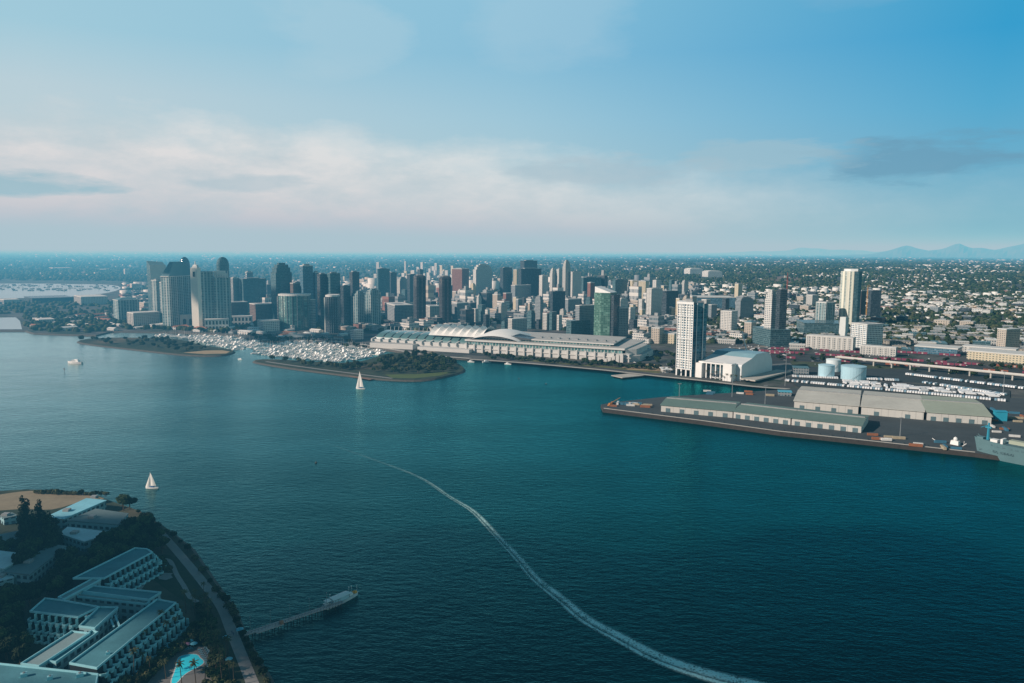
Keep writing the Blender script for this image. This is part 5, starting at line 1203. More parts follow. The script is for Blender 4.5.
# foreground island trees
G1 = 'dark broadleaf trees massed around the resort'
FT = [tree('dark broadleaf tree in the mass around the resort roofs', G1, 11, 5.2, (1300, .55), LF[0], 11), tree('dark broadleaf tree in the mass around the resort roofs', G1, 9, 5.6, (1300, .55), LF[0], 12), tree('dark broadleaf tree in the mass around the resort roofs', G1, 12.5, 4.8, (1300, .52), LF[2], 13)]
RZ = FZ+11
RES = [[(73, 579), (135, 548), (153, 552), (162, 566), (157, 580), (112, 602), (98, 592)], [(83, 592), (93, 586), (161, 593), (158, 612), (100, 612), (60, 604)],
       [(30, 612), (45, 598), (99, 606), (118, 607), (97, 634), (60, 642), (24, 636)], [(96, 690), (90, 630), (157, 598), (178, 603), (196, 622), (150, 664), (120, 700)], [(15, 672), (72, 630), (100, 632), (100, 700), (-40, 700), (-40, 662)]]
def resort_trees():
    av = [wpoly(P, RZ) for P in RES]+[wpoly([(x, y+20) for x, y in P], RZ) for P in RES]+[wpoly([(x, y+12) for x, y in P], RZ) for P in RES]
    av += [wpoly([(x, y+k_) for x, y in P], 9) for k_ in (0, 9, 16) for P in ([(-40, 566), (-4, 551), (28, 555), (4, 569)], [(4, 572), (52, 545), (66, 547), (30, 575)], [(60, 534), (68, 527.5), (113, 533), (84, 542)])]
    sp_ = []
    for P, n, md in (([(26, 606), (36, 584), (62, 564), (100, 557), (124, 556), (132, 560), (72, 590), (60, 600), (42, 597), (26, 612), (-10, 650), (-10, 600)], 70, 4.5),
                     ([(116, 545), (126, 530), (142, 524), (154, 532), (166, 546), (160, 560), (142, 558), (120, 556)], 26, 5), ([(20, 556), (40, 558), (62, 558), (58, 572), (30, 582), (18, 578)], 26, 5),
                     ([(-30, 640), (10, 612), (22, 640), (60, 648), (20, 668), (-30, 668)], 22, 5), ([(-20, 548), (14, 552), (10, 560), (-20, 565)], 6, 5), ([(98, 552), (110, 548), (112, 556), (98, 560)], 4, 4),
                     ([(118, 507), (130, 508), (128, 511), (120, 510)], 3, 4), ([(100, 610), (160, 608), (120, 640), (90, 640)], 0, 5)):
        sp_ += pick(P, n, FZ, len(P)*7+n, av, md)
    scatter(FT, sp_, (.7, 1.15), seed=4)
    g2 = 'tall dark conifers behind the pale roofs'; tp = [tree('tall dark conifer standing above the pale flat roofs near the beach field', g2, 22, 5.2, (1700, .6), LF[0], 21, 'cone'), tree('tall dark conifer standing above the pale flat roofs near the beach field', g2, 19, 4.6, (1500, .6), LF[0], 22, 'cone')]
    scatter(tp, [(*G(x, y, FZ)[:2], FZ) for x, y in ((26, 532), (33, 536), (40, 533), (24, 545), (36, 552), (45, 545), (50, 556), (30, 560), (56, 546))], (.85, 1.1), seed=2)
    g3 = 'low shrubs along the island shore'; sh = [tree('low dark shrub on the bank beside the shore path', g3, 3.2, 2.2, (260, .38), LF[0], 31), tree('low dark shrub on the bank beside the shore path', g3, 2.6, 2.4, (260, .38), LF[1], 32)]
    for q in sh: q.name = 'shore_shrub'
    bank = [(*G(x+dx, y+dy, FZ)[:2], FZ) for x, y in curve([(140, 513), (165, 530), (189, 550), (215, 588), (232, 609), (243, 633), (255, 657), (270, 686)], 7) for dx, dy in ((-1.6, 0.2),)]
    scatter(sh, bank[::2]+[(*G(x, 493.5+abs(x-30)*.03, FZ)[:2], FZ) for x in range(36, 108, 5)], (.7, 1.3), seed=3)
    g4 = 'palms along the resort garden'; pp = [palm('tall feathery palm by the resort garden and pool', g4, 10, 1), palm('tall feathery palm by the resort garden and pool', g4, 8, 2), palm('tall feathery palm by the resort garden and pool', g4, 12, 5)]
    P = [(100, 676), (106, 672), (112, 668), (119, 665), (124, 660), (131, 660), (137, 652), (146, 650), (150, 642), (158, 640), (163, 632), (172, 628), (180, 618), (186, 610), (191, 607), (195, 612), (200, 606), (205, 612), (208, 620), (212, 634), (214, 644), (218, 652), (212, 658), (220, 662), (224, 668), (216, 672), (230, 676), (222, 681), (205, 681), (196, 684), (182, 686), (166, 676), (204, 598), (196, 604), (207, 604), (160, 646), (168, 640), (176, 634), (142, 664), (150, 672), (134, 678), (234, 683), (226, 660), (228, 652)]
    scatter(pp, [(*G(x, y+3, FZ)[:2], FZ) for x, y in P], (.7, 1.05), seed=8)
    g5 = 'garden bushes between path and pool'; bu = [tree('rounded garden bush between the resort paths and the pool', g5, 4.0, 2.6, (320, .42), LF[2], 41), tree('rounded garden bush between the resort paths and the pool', g5, 3.4, 2.4, (320, .42), LF[1], 42)]
    for q in bu: q.name = 'garden_bush'
    scatter(bu, pick([(196, 606), (206, 606), (218, 650), (232, 690), (205, 690), (212, 655), (202, 640), (204, 622)], 55, FZ, 5, (), 2.4)+pick([(118, 690), (172, 652), (196, 628), (198, 640), (170, 660), (150, 682)], 34, FZ, 6, (), 2.2)+pick([(155, 556), (162, 562), (170, 572), (162, 573), (150, 575), (150, 566)], 12, FZ, 7, (), 2), (.6, 1.2), seed=12)
resort_trees()
def mid_trees():
    g = 'park trees on the south park'; tp = [tree('round park tree on the wooded south park peninsula', g, 10, 6, (240, 1.15), LF[0], 51), tree('round park tree on the wooded south park peninsula', g, 8.5, 5.4, (240, 1.1), LF[1], 52), tree('round park tree on the wooded south park peninsula', g, 11.5, 5.4, (240, 1.15), LF[2], 53)]
    for q in tp: q.name = 'park_tree'
    sp_ = pick([(385, 359), (420, 354), (450, 361), (458, 369), (445, 373), (400, 373.5), (360, 371), (350, 369), (366, 366.5)], 120, 2.2, 1, (), 8)+pick([(264, 361.3), (285, 361), (315, 363.4), (345, 365), (362, 365.5), (352, 371.5), (318, 367.2), (280, 363.4)], 24, 2.2, 2, (), 8)
    scatter(tp, sp_, (.5, 1.05), seed=21)
    g = 'park trees on the north park'; tp = [tree('round park tree on the narrow north park peninsula', g, 10, 6.4, (220, 1.3), LF[0], 61), tree('round park tree on the narrow north park peninsula', g, 8, 6, (220, 1.3), LF[1], 62)]
    for q in tp: q.name = 'shore_park_tree'
    scatter(tp, pick([(80, 341), (98, 338.5), (140, 338.5), (180, 340.5), (205, 347), (216, 349.5), (205, 350.5), (180, 352), (140, 347), (100, 343.5)], 48, 2.2, 3, (), 9), (.5, .95), seed=22)
    g = 'street and shore trees of the city'; tp = [tree('dark street tree along the mainland waterfront', g, 9, 5.4, (150, 1.4), LF[0], 71), tree('dark street tree along the mainland waterfront', g, 8, 6, (150, 1.4), LF[2], 72)]
    for q in tp: q.name = 'street_tree'
    P = pick([(22, 322), (60, 316), (160, 322), (250, 333), (258, 338), (236, 334), (180, 331), (112, 329), (96, 332), (34, 331)], 75, ZL, 4, (), 12)
    P += [(*G(x, 359.2+(x-480)*.072-rnd_.uniform(.4, 3.2), ZL)[:2], ZL) for rnd_ in (random.Random(2),) for x in range(486, 664, 3)]
    P += pick([(250, 336), (345, 341), (372, 347), (366, 349.5), (300, 343), (262, 342)], 30, ZL, 5, (), 9)
    P += pick([(632, 366), (648, 352), (720, 352), (672, 372)], 22, ZL, 6, (), 9)
    P += pick([(742, 350), (1040, 366), (1040, 388), (905, 371), (800, 362), (742, 362)], 60, ZL, 16, (), 8)
    scatter(tp, P[:290], (.5, 1.0), seed=23)
    g = 'palms in front of the conference hall'; tp = [palm('palm on the promenade before the conference hall', g, 10, 3, 3.2)]; tp[0].name = 'promenade_palm'
    scatter(tp, [(*G(x, y, ZL)[:2], ZL) for x, y in ((664, 373.5), (669, 375), (674, 376), (707, 379.5), (711, 380), (716, 380), (722, 381), (727, 382), (731, 382), (736, 383), (741, 383.5), (658, 372.5))], (.8, 1.1), seed=3)
mid_trees()

# ------------------------------------------------------------------ resort
RW = plain('resort_white', (.27, .56, .62), .7, .15, .3); RR = plain('resort_roof', (.075, .22, .26), .85, .36, .10); RTAN = plain('resort_roof_tan', (.22, .31, .32), .85, .2, .12); RD = plain('recess_shade', (.012, .022, .028), .6); RG = plain('resort_glass', (.03, .07, .09), .15)  # recess colour has the balcony shade painted into it
def wing(label, P, z, roof, edges=(), cols=14, tiers=3, parapet=True):
    """P: roof outline; edges: which sides carry terraced balconies (from corner i to i+1)"""
    Q = [Vector(q) for q in wpoly(P, z)]; c = sum(Q, Vector((0, 0)))/len(Q)
    root = thing('resort_wing', label, 'hotel wing', (c.x, c.y, FZ)); L_ = [(q.x-c.x, q.y-c.y) for q in Q]; ht = z-FZ
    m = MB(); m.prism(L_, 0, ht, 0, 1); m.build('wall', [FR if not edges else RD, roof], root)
    if parapet:
        m = MB(); n = len(L_); A = sum(L_[i][0]*L_[(i+1) % n][1]-L_[(i+1) % n][0]*L_[i][1] for i in range(n)); sg = 1 if A > 0 else -1
        for i in range(n):
            a, b_ = Vector(L_[i]), Vector(L_[(i+1) % n]); d = (b_-a).normalized(); nn = Vector((-d.y, d.x))*sg
            a2, b2 = a-d*.15, b_+d*.15
            m.prism([tuple(a2+nn*.30), tuple(b2+nn*.30), tuple(b2-nn*.12), tuple(a2-nn*.12)], ht-.25, ht+.75+.003*i, 0, 0)
        m.build('parapet', RW, root)
    for e, cols in edges:
        a, b_ = Vector(L_[e]), Vector(L_[(e+1) % len(L_)]); d = (b_-a); Le = d.length; d.normalize(); nn = Vector((-d.y, d.x))
        if (a+b_).dot(nn) < 0: nn = -nn
        w_ = Le/cols; h3 = ht/tiers; rz = math.atan2(d.y, d.x); flip = -1 if Vector((-d.y, d.x)).dot(nn) > 0 else 1
        for k in range(tiers):
            zb = ht-(k+1)*h3; off = k*2.5
            # terrace body under this tier
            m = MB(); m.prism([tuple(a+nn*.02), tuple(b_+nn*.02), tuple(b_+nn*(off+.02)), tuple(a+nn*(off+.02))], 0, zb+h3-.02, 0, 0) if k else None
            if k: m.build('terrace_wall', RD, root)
            for i in range(cols):
                c0 = a+d*(w_*(i+.5+(.25 if k % 2 else -.05)))+nn*(off+.03)
                bm_ = MB(); W2 = w_*.49
                out = [(-W2, 0), (-W2, 1.5), (-W2*.5, 3.0), (W2*.5, 3.0), (W2, 1.5), (W2, 0)]
                pts = [c0+d*x+nn*y for x, y in out]; inn = [c0+d*x*.84+nn*(y*.88) for x, y in out]
                bm_.prism([tuple(p) for p in pts], zb, zb+.3, 0, 1)
                for j in range(5):
                    bm_.prism([tuple(pts[j]), tuple(pts[j+1]), tuple(inn[j+1]), tuple(inn[j])], zb-.9, zb+1.25, 0, 0)
                # side fins between rooms; a near-black panel paints the opening's deep shade
                f0, f1 = c0-d*W2, c0-d*(W2-.3)
                bm_.prism([tuple(f0), tuple(f1), tuple(f1+nn*1.5), tuple(f0+nn*.9)], zb+1.26, zb+h3-.03, 0, 0)
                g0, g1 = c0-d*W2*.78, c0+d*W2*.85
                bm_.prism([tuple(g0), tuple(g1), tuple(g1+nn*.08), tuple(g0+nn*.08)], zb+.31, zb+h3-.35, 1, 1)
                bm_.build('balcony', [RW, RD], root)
    return root, c
FR = facade('resort_wall', (.25, .42, .46), (.03, .06, .08), 4.2, 3.7, .6, .5)
def resort():
    wing('north-east balcony wing with long blue roof beside the winding garden path', [(73, 579), (135, 548.5), (147, 549.5), (152, 553), (104, 579)], RZ, RR, ((2, 3), (3, 10)))
    wing('middle cross wing with bright ridge between the balcony wings', [(83, 592), (93, 586.5), (161, 593), (149, 600.5)], RZ-1, RR)
    wing('west balcony wing with rows of hexagonal balconies facing the dark trees', [(30, 612), (45, 599), (60, 600.5), (99, 607.5), (78, 618)], RZ, RR, ((4, 7),))
    wing('long diagonal balcony wing facing the pool, the largest of the resort', [(157, 600), (176, 603.4), (97, 669), (69.6, 664)], RZ, RR, ((1, 15),))
    wing('narrow tan-roofed wing running down from the west balcony wing', [(72, 632), (90, 634), (39, 667), (21, 664.5)], RZ-.6, RTAN)
    wing('square link block between the west wing and the courtyard', [(99, 607.6), (118, 608), (95, 629), (79, 627)], RZ-.4, RR)
    wing('flat-roofed entrance block cut by the frame corner', [(0, 664.5), (98, 675), (92, 705), (-60, 705), (-60, 660)], RZ-.2, RR)
    wing('thin covered walkway roof linking the north-east wing to the link block', [(93, 579), (101, 580), (64, 600), (58, 598)], RZ-.3, RTAN)
    wing('thin covered walkway roof crossing the courtyard', [(74, 593), (150, 602), (146, 605), (78, 597.5)], RZ-2, RTAN)
    wing('long inner gallery roof beside the dark courtyard', [(92, 631), (98, 633), (56, 663), (48, 662)], RZ-1, RR)
    # twin white beams over the courtyard
    for x in (0, 6):
        A, rz, Lq = frame(108+x, 614, 114+x, 628, RZ-3); root = thing('courtyard_beam', 'pale slender beam spanning the dark resort courtyard', 'beam', (A.x, A.y, RZ-3), rz, 'pair of courtyard beams')
        m = MB(); m.box(0, -.4, 0, Lq, .4, .7); m.build('beam', RW, root); m = MB(); m.box(.2, -.3, -8.4, .8, .3, -.01); m.build('post', RW, root)
    # roof kit on the entrance block
    for i, (x, y, w_) in enumerate(((80, 676, 1.3), (50, 679, 1.0), (24, 676, 1.2), (87, 618, .9), (108, 654, .8))):
        c = G(x, y, RZ); root = thing('air_handler', 'pale boxed air handler standing on a resort roof', 'air handler', (c.x, c.y, RZ-.2 if i < 3 else RZ-.4), R(30), 'air handlers on resort roofs')
        m = MB(); m.box(-w_, -w_*.7, 0, w_, w_*.7, 1.5); m.build('casing', RW, root); m = MB(); m.lathe((0, 0), [(w_*.4, 1.51), (w_*.4, 1.9), (0, 1.95)], 10); m.build('fan_hood', STEEL, root)
    # low buildings nearer the beach field
    def shed(label, P, z, roof, wall, cat='building'):
        Q = [Vector(q) for q in wpoly(P, z)]; c = sum(Q, Vector((0, 0)))/len(Q); root = thing('flat_roofed_building', label, cat, (c.x, c.y, FZ)); L_ = [(q.x-c.x, q.y-c.y) for q in Q]
        m = MB(); m.prism(L_, 0, z-FZ, 0, 1); m.build('wall', [wall, roof], root)
        m = MB(); m.prism([(x*1.03, y*1.03) for x, y in L_], z-FZ+.01, z-FZ+.5, 0, 0); m.build('roof', roof, root)
        m = MB(); c2 = (Q[0]-c)*.3; m.box(c2.x-2, c2.y-2, z-FZ+.51, c2.x+2, c2.y+2, z-FZ+2); m.build('rooftop_plant', MECH, root)
    BLU = plain('membrane_blue', (.22, .52, .62), .7, .3, .08); PAL = plain('membrane_pale', (.42, .56, .60), .8, .35, .08); GRY = plain('membrane_grey', (.13, .19, .20), .9, .3, .08)
    shed('long building with bright blue-white roof beside the beach field', [(45, 518), (86, 499), (106, 501), (64, 519)], 9, BLU, FR)
    shed('grey flat-roofed building with terrace just behind the bright blue-white roof', [(68, 521), (96, 509.5), (128, 514), (118, 525)], 10, GRY, FR)
    shed('pale blotchy-roofed building hemmed in by dark trees', [(60, 534), (68, 527.5), (113, 533), (84, 542)], 9, PAL, FR)
    shed('low hall with pale roof at the picture edge behind the conifers', [(-40, 566), (-4, 551), (28, 555), (4, 569)], 10, PAL, FR)
    shed('dim grey building below the pale-roofed hall at the picture edge', [(4, 572), (52, 545), (66, 547), (30, 575)], 9, GRY, FR)
    shed('small dark house row left of the tall conifers', [(-30, 541), (0, 535), (20, 531), (20, 538), (-20, 548)], 8, GRY, FR)
    shed('small pale cottage between field and conifers', [(0, 516), (12, 513), (18, 516), (4, 519)], 7, GRY, FR)
    shed('white storeroom roof amid the palms left of the entrance block', [(-6, 577), (10, 574), (14, 578), (-2, 582)], 7, PAL, FR)
    shed('low guard house on the point by the water', [(91, 498), (97, 497), (100, 499), (94, 500)], 6, plain('sandstone', (.34, .28, .2)), FR)
    # pool garden
    tag(sheet('pool_deck', curve([(172, 656), (186, 649), (205, 646), (213, 654), (216, 668), (226, 690), (150, 690), (160, 668), (172, 656)], 3)[:-1], FZ+.14, plain('deck_sand', (.17, .165, .16), .9, .2, .3)))
    s = N('pool_water'); PW = s.bsdf(s.mix(s.noise(s.n('NewGeometry').outputs['Position'], .6, 3), (.02, .62, .80), (.08, .85, .95)), .08, spec=.6)
    c = G(192, 664, FZ); root = thing('swimming_pool', 'bright turquoise free-form swimming pool among palms', 'pool', (c.x, c.y, FZ+.18))
    P = smooth([(178, 657), (186, 654.5), (197, 654), (200, 658), (204, 661), (203, 664), (196, 668), (184, 674), (176, 684), (170, 684), (176, 668)], 2)
    W = [(x-c.x, y-c.y) for x, y in wpoly(P, FZ+.2)]; W = W if sum(W[i-1][0]*W[i][1]-W[i][0]*W[i-1][1] for i in range(len(W))) > 0 else W[::-1]
    m = MB(); m.face([(x, y, .02) for x, y in W]); m.build('water_surface', PW, root)
    m = MB(); n = len(W)
    for i in range(n):
        a, b_ = Vector(W[i]), Vector(W[(i+1) % n]); d = (b_-a).normalized(); o = Vector((d.y, -d.x))*.45; m.face([(*a, .03), (*(a+o), .03), (*(b_+o), .03), (*b_, .03)])
    m.build('coping', TRIM, root)
    # umbrellas and loungers
    um = None; UC = plain('umbrella_teal', (.10, .36, .46), .7); UP = plain('umbrella_pink', (.42, .18, .26), .7)
    for i, (x, y, cc) in enumerate(((164, 652.5, 0), (170, 648, 0), (190, 642.5, 0), (194, 645.5, 0), (229, 661, 0), (226, 639, 0), (182, 646, 2), (187, 646, 2))):
        p = G(x, y+2, FZ)
        root = thing('parasol', ('teal' if cc == 0 else 'pale pink')+' round parasol open beside the swimming pool', 'parasol', (p.x, p.y, FZ+.14), 0, ('teal' if cc == 0 else 'pale pink')+' parasols by the pool')
        m = MB(); m.tube((0, 0, 0), (0, 0, 2.3), .06); m.build('pole', WHITE, root); m = MB(); m.lathe((0, 0), [(1.75, 1.9), (1.0, 2.35), (0, 2.65)], 10); m.build('canopy', UC if cc == 0 else UP, root)
    lg = None
    for k, (P0, P1, n) in enumerate((((200, 650), (212, 672), 13), ((205, 648), (218, 668), 12), ((170, 653), (194, 648), 10))):
        for i in range(n):
            x, y = P0[0]+(P1[0]-P0[0])*i/n, P0[1]+(P1[1]-P0[1])*i/n; p = G(x, y, FZ+.15)
            if lg is None:
                lg = thing('sun_lounger', 'blue-grey sun lounger in the rows round the swimming pool', 'sun lounger', p, R(10), 'sun loungers round the pool')
                m = MB(); m.box(-1, -.35, .25, .4, .35, .38); m.face([(.4, -.35, .38), (1.0, -.35, .85), (1.0, .35, .85), (.4, .35, .38)]); m.face([(.4, .35, .34), (1.0, .35, .81), (1.0, -.35, .81), (.4, -.35, .34)]); m.build('cushion', plain('lounger_blue', (.16, .34, .42), .8), lg)
                m = MB()
                for sx, sy in ((-.9, -.3), (-.9, .3), (.3, -.3), (.3, .3)): m.box(sx, sy-.03, 0, sx+.06, sy+.03, .249)
                m.build('frame', WHITE, lg)
            else: dup(lg, p, R(10+k*70))
    # pier and the craft at its head
    A, rz, Lp = frame(243, 634.5, 343, 601.5, 2.6); root = thing('wooden_pier', 'narrow brown pier running from the shore path out to the moored ferry', 'pier', (A.x, A.y, 0), rz); WD = plain('pier_wood', (.46, .38, .36), .9, .4, .35)
    m = MB(); m.box(0, -1.7, 2.3, Lp, 1.7, 2.6); m.build('deck', WD, root); DKP = plain('pile_dark', (.035, .03, .028), .9)
    m = MB(); m.prism([(Lp*.10, -3.3), (Lp*.36, -3.3), (Lp*.36, -1.71), (Lp*.10, -1.71)], 2.3, 2.6, 0, 0); m.build('side_deck', WD, root)
    for i in range(16):
        for sy in (-1.4, 1.4):
            m = MB(); x = 2+i*(Lp-4)/15; m.tube((x, sy, -3), (x, sy, 2.29), .22); m.build('pile', DKP, root)
    for sy in (-1.65, 1.65):
        m = MB(); m.box(0, sy-.05, 3.55, Lp, sy+.05, 3.65)
        for i in range(31): m.box(i*Lp/31, sy-.05, 2.6, i*Lp/31+.1, sy+.05, 3.55)
        m.build('railing', DKP, root)
    for f in (.08, .27, .46, .66, .84):
        m = MB(); m.tube((Lp*f, 1.6, 2.6), (Lp*f, 1.6, 9.5), .11, .08); m.box(Lp*f-.35, 1.45, 9.4, Lp*f+.35, 1.75, 9.6); m.build('lamp_post', STEEL, root)
    m = MB(); m.box(Lp*.33, -2.8, 2.61, Lp*.36, -1.4, 4.3); m.build('kiosk', plain('kiosk_rust', (.34, .16, .10)), root)
    c = G(240, 634, FZ); root = thing('beach_hut', 'tiny teal canopy hut at the shore end of the pier', 'hut', c, R(20)); m = MB()
    for sx, sy in ((-1, -1), (1, -1), (1, 1), (-1, 1)): m.tube((sx, sy, 0), (sx, sy, 2.4), .08)
    m.build('post', WHITE, root); m = MB(); m.prism([(-1.7, -1.7), (1.7, -1.7), (1.7, 1.7), (-1.7, 1.7)], 2.41, 3.3, 0, 0, taper=.2); m.build('roof', UC, root)
    A, rz, Lp = frame(325, 608, 358, 593.5, .8); root = thing('moored_ferry', 'small ferry with white awning and orange bow cover at the pier head', 'ferry', ((A.x+G(358, 593.5, .8).x)/2, (A.y+G(358, 593.5, .8).y)/2, 0), rz)
    DKH = plain('ferry_hull', (.62, .68, .70), .5); hull_mb(Lp*1.02, 5.2, 1.8).build('hull', [DKH, plain('ferry_deck', (.30, .42, .44), .7)], root)
    m = MB(); m.box(-7, -2, 1.9, 3.2, 2, 3.9); m.build('cabin', plain('ferry_cabin', (.45, .62, .68), .5), root)
    m = MB(); n = 6
    for i in range(n):
        t0, t1 = -1+2*i/n, -1+2*(i+1)/n; m.face([(-7.5, 2.4*t0, 4.6-.5*t0*t0), (4.4, 2.4*t0, 4.6-.5*t0*t0), (4.4, 2.4*t1, 4.6-.5*t1*t1), (-7.5, 2.4*t1, 4.6-.5*t1*t1)])
    m.build('awning', WHITE, root)
    m = MB(); m.box(-11, -2, 1.9, -8.4, 2, 2.6); m.tube((-9.6, 0, 2.6), (-9.6, 0, 4.2), .1); m.prism([(-11.2, -1.6), (-8, -1.6), (-8, 1.6), (-11.2, 1.6)], 4.21, 4.6, 0, 0, taper=.7); m.build('stern_canopy', WHITE, root)
    m = MB(); m.lathe((9, 0), [(1.5, 2.3), (1.2, 3.0), (0, 3.3)], 10); m.build('bow_cover', plain('orange_cover', (.75, .32, .04), .6), root)
    for x, y in ((6.3, 1.6), (8.0, 1.6), (10.8, .3), (-6.2, 2.2)):
        m = MB(); m.tube((x, y, 2), (x, y, 5.6), .1); m.tube((x, y, 5.6), (x, y, 6.1), .3, .2); m.build('lamp_post', WHITE, root)
    m = MB(); m.box(4.6, -1.2, 2.0, 7, 1.2, 3.1); m.build('seat_box', WHITE, root)
    # strollers on the shore path are too small to read; two are visible near the hut
    PM = plain('person_cloth', (.10, .12, .2)); SK = plain('person_skin', (.35, .2, .14))
    pr = None
    for i, (x, y) in enumerate(((232, 634), (233.5, 635.5), (105, 497), (83, 495.6), (52, 491.5), (40, 491.2))):
        p = G(x, y, FZ+.1)
        if pr is None:
            pr = thing('person', 'tiny strolling person in dark clothes near the island shore', 'person', p, 0, 'strollers along the island shore'); m = MB()
            n = 8; prof = [(.10, 0), (.13, .45), (.17, .85), (.15, 1.05), (.22, 1.38), (.08, 1.5), (.10, 1.6), (.11, 1.68), (.0, 1.78)]; m.lathe((0, 0), prof, 8); m.tube((.2, 0, 1.36), (.27, .05, .8), .05, .035); m.tube((-.2, 0, 1.36), (-.27, .05, .8), .05, .035); m.build('body', PM, pr)
        else: dup(pr, p)
resort()

# ------------------------------------------------------------------ boat wake
def wake():
    P = curve([(318, 440), (372, 459), (419, 477), (450, 497), (474, 512), (497, 536), (517, 557), (536, 579), (560, 598), (587, 620), (622, 639), (661, 659), (712, 676), (760, 688), (840, 712)], 9)
    n = len(P); wd = [2.5+11*min(1, (i/n)*1.12)**1.1 for i in range(n)]; W, A, B = ribbon(P, wd, .25)
    W0, A2, B2 = ribbon(P, [w_*1.0 for w_ in wd], .25); m = MB(); L_ = 0
    for i in range(n-1):
        l2 = L_+(W[i+1]-W[i]).length
        for j in range(8):
            t0, t1 = j/8, (j+1)/8; q = [B[i].lerp(A[i], t0), B[i+1].lerp(A[i+1], t0), B[i+1].lerp(A[i+1], t1), B[i].lerp(A[i], t1)]
            m.face([(*p, .25) for p in q], 0, [(t0, i/n), (t0, (i+1)/n), (t1, (i+1)/n), (t1, i/n)])
        L_ = l2
    s = N('wake_foam'); uv = s.n('UVMap').outputs[0]; sp_ = s.n('SeparateXYZ'); s.l(uv, sp_.inputs[0]); g = s.n('NewGeometry').outputs['Position']
    prof = s.ramp(sp_.outputs[0], (0, (0,)*3), (.10, (.15,)*3), (.24, (.85,)*3), (.36, (.12,)*3), (.5, (.45,)*3), (.62, (1,)*3), (.74, (.75,)*3), (.9, (.12,)*3), (1, (0,)*3))
    al = s.ramp(sp_.outputs[1], (0, (0,)*3), (.14, (.14,)*3), (.30, (.32,)*3), (.6, (.6,)*3), (.8, (.95,)*3), (1, (1,)*3))
    nz = s.noise(g, .9, 5, .8); nz2 = s.noise(g, .08, 3, .6); th = s.ramp(s.math('ADD', s.math('MULTIPLY', nz, .8), s.math('MULTIPLY', nz2, .3)), (.46, (0,)*3), (.60, (1,)*3))
    al2 = s.math('MULTIPLY', s.math('MULTIPLY', prof, al), s.math('MULTIPLY_ADD', th, 2.4, .15), clamp=True)
    d = s.n('BsdfDiffuse'); d.inputs[0].default_value = (.55, .85, .84, 1); tr = s.n('BsdfTransparent'); mx = s.n('MixShader'); s.l(al2, mx.inputs[0]); s.l(tr.outputs[0], mx.inputs[1]); s.l(d.outputs[0], mx.inputs[2]); s.l(mx.outputs[0], s.out.inputs[0])
    o = m.build('boat_wake', s.m); tag(o, 'long curving pale foam trail left by a boat across the bay', 'wake', kind='stuff')
wake()
def ridge():
    rnd = random.Random(91); n = 0
    nm = {'white': 'white', 'pale': 'pale grey', 'grey': 'blue grey', 'cream': 'cream', 'dark': 'dark glass', 'tan': 'tan', 'teal': 'teal glass', 'brown': 'brown'}
    for _ in range(46):
        x = rnd.gauss(432, 34); yb = rnd.uniform(270, 288); st = rnd.choice(('white', 'white', 'cream', 'pale')); w_ = rnd.uniform(2.2, 4.6)
        tower('ridge_tower', 'small '+nm[st]+' tower on the rising streets behind the dark twin towers', 'tower', x, x+w_*.62, x+w_, yb-rnd.uniform(4, 12), yb, st, 'flat', rnd.choice('wl'), group='small '+nm[st]+' towers behind the twin towers')
    k = 0
    while k < 72:
        x = rnd.uniform(385, 735); yb = rnd.uniform(292, 332)
        if yb > 318 and x > 630 or 455 < x < 640 and yb > 334: continue
        if any(l-1 < x+3 < r_+1 and yb-4 < b_ < yb+16 for l, r_, b_ in TW): continue
        k += 1; st = rnd.choice(('white', 'pale', 'grey', 'dark', 'white', 'tan', 'teal', 'cream')); w_ = rnd.uniform(4.5, 9); h_ = rnd.uniform(7, 19)*(1 if rnd.random() > .2 else 1.35)
        tower('midrise_block', nm[st]+' mid-rise standing above its low downtown neighbours', 'mid-rise', x, x+w_*rnd.uniform(.3, .65), x+w_, yb-h_, yb, st, rnd.choice(('flat', 'flat', 'step')), rnd.choice('wlgd'), group=nm[st]+' mid-rises downtown')
ridge()
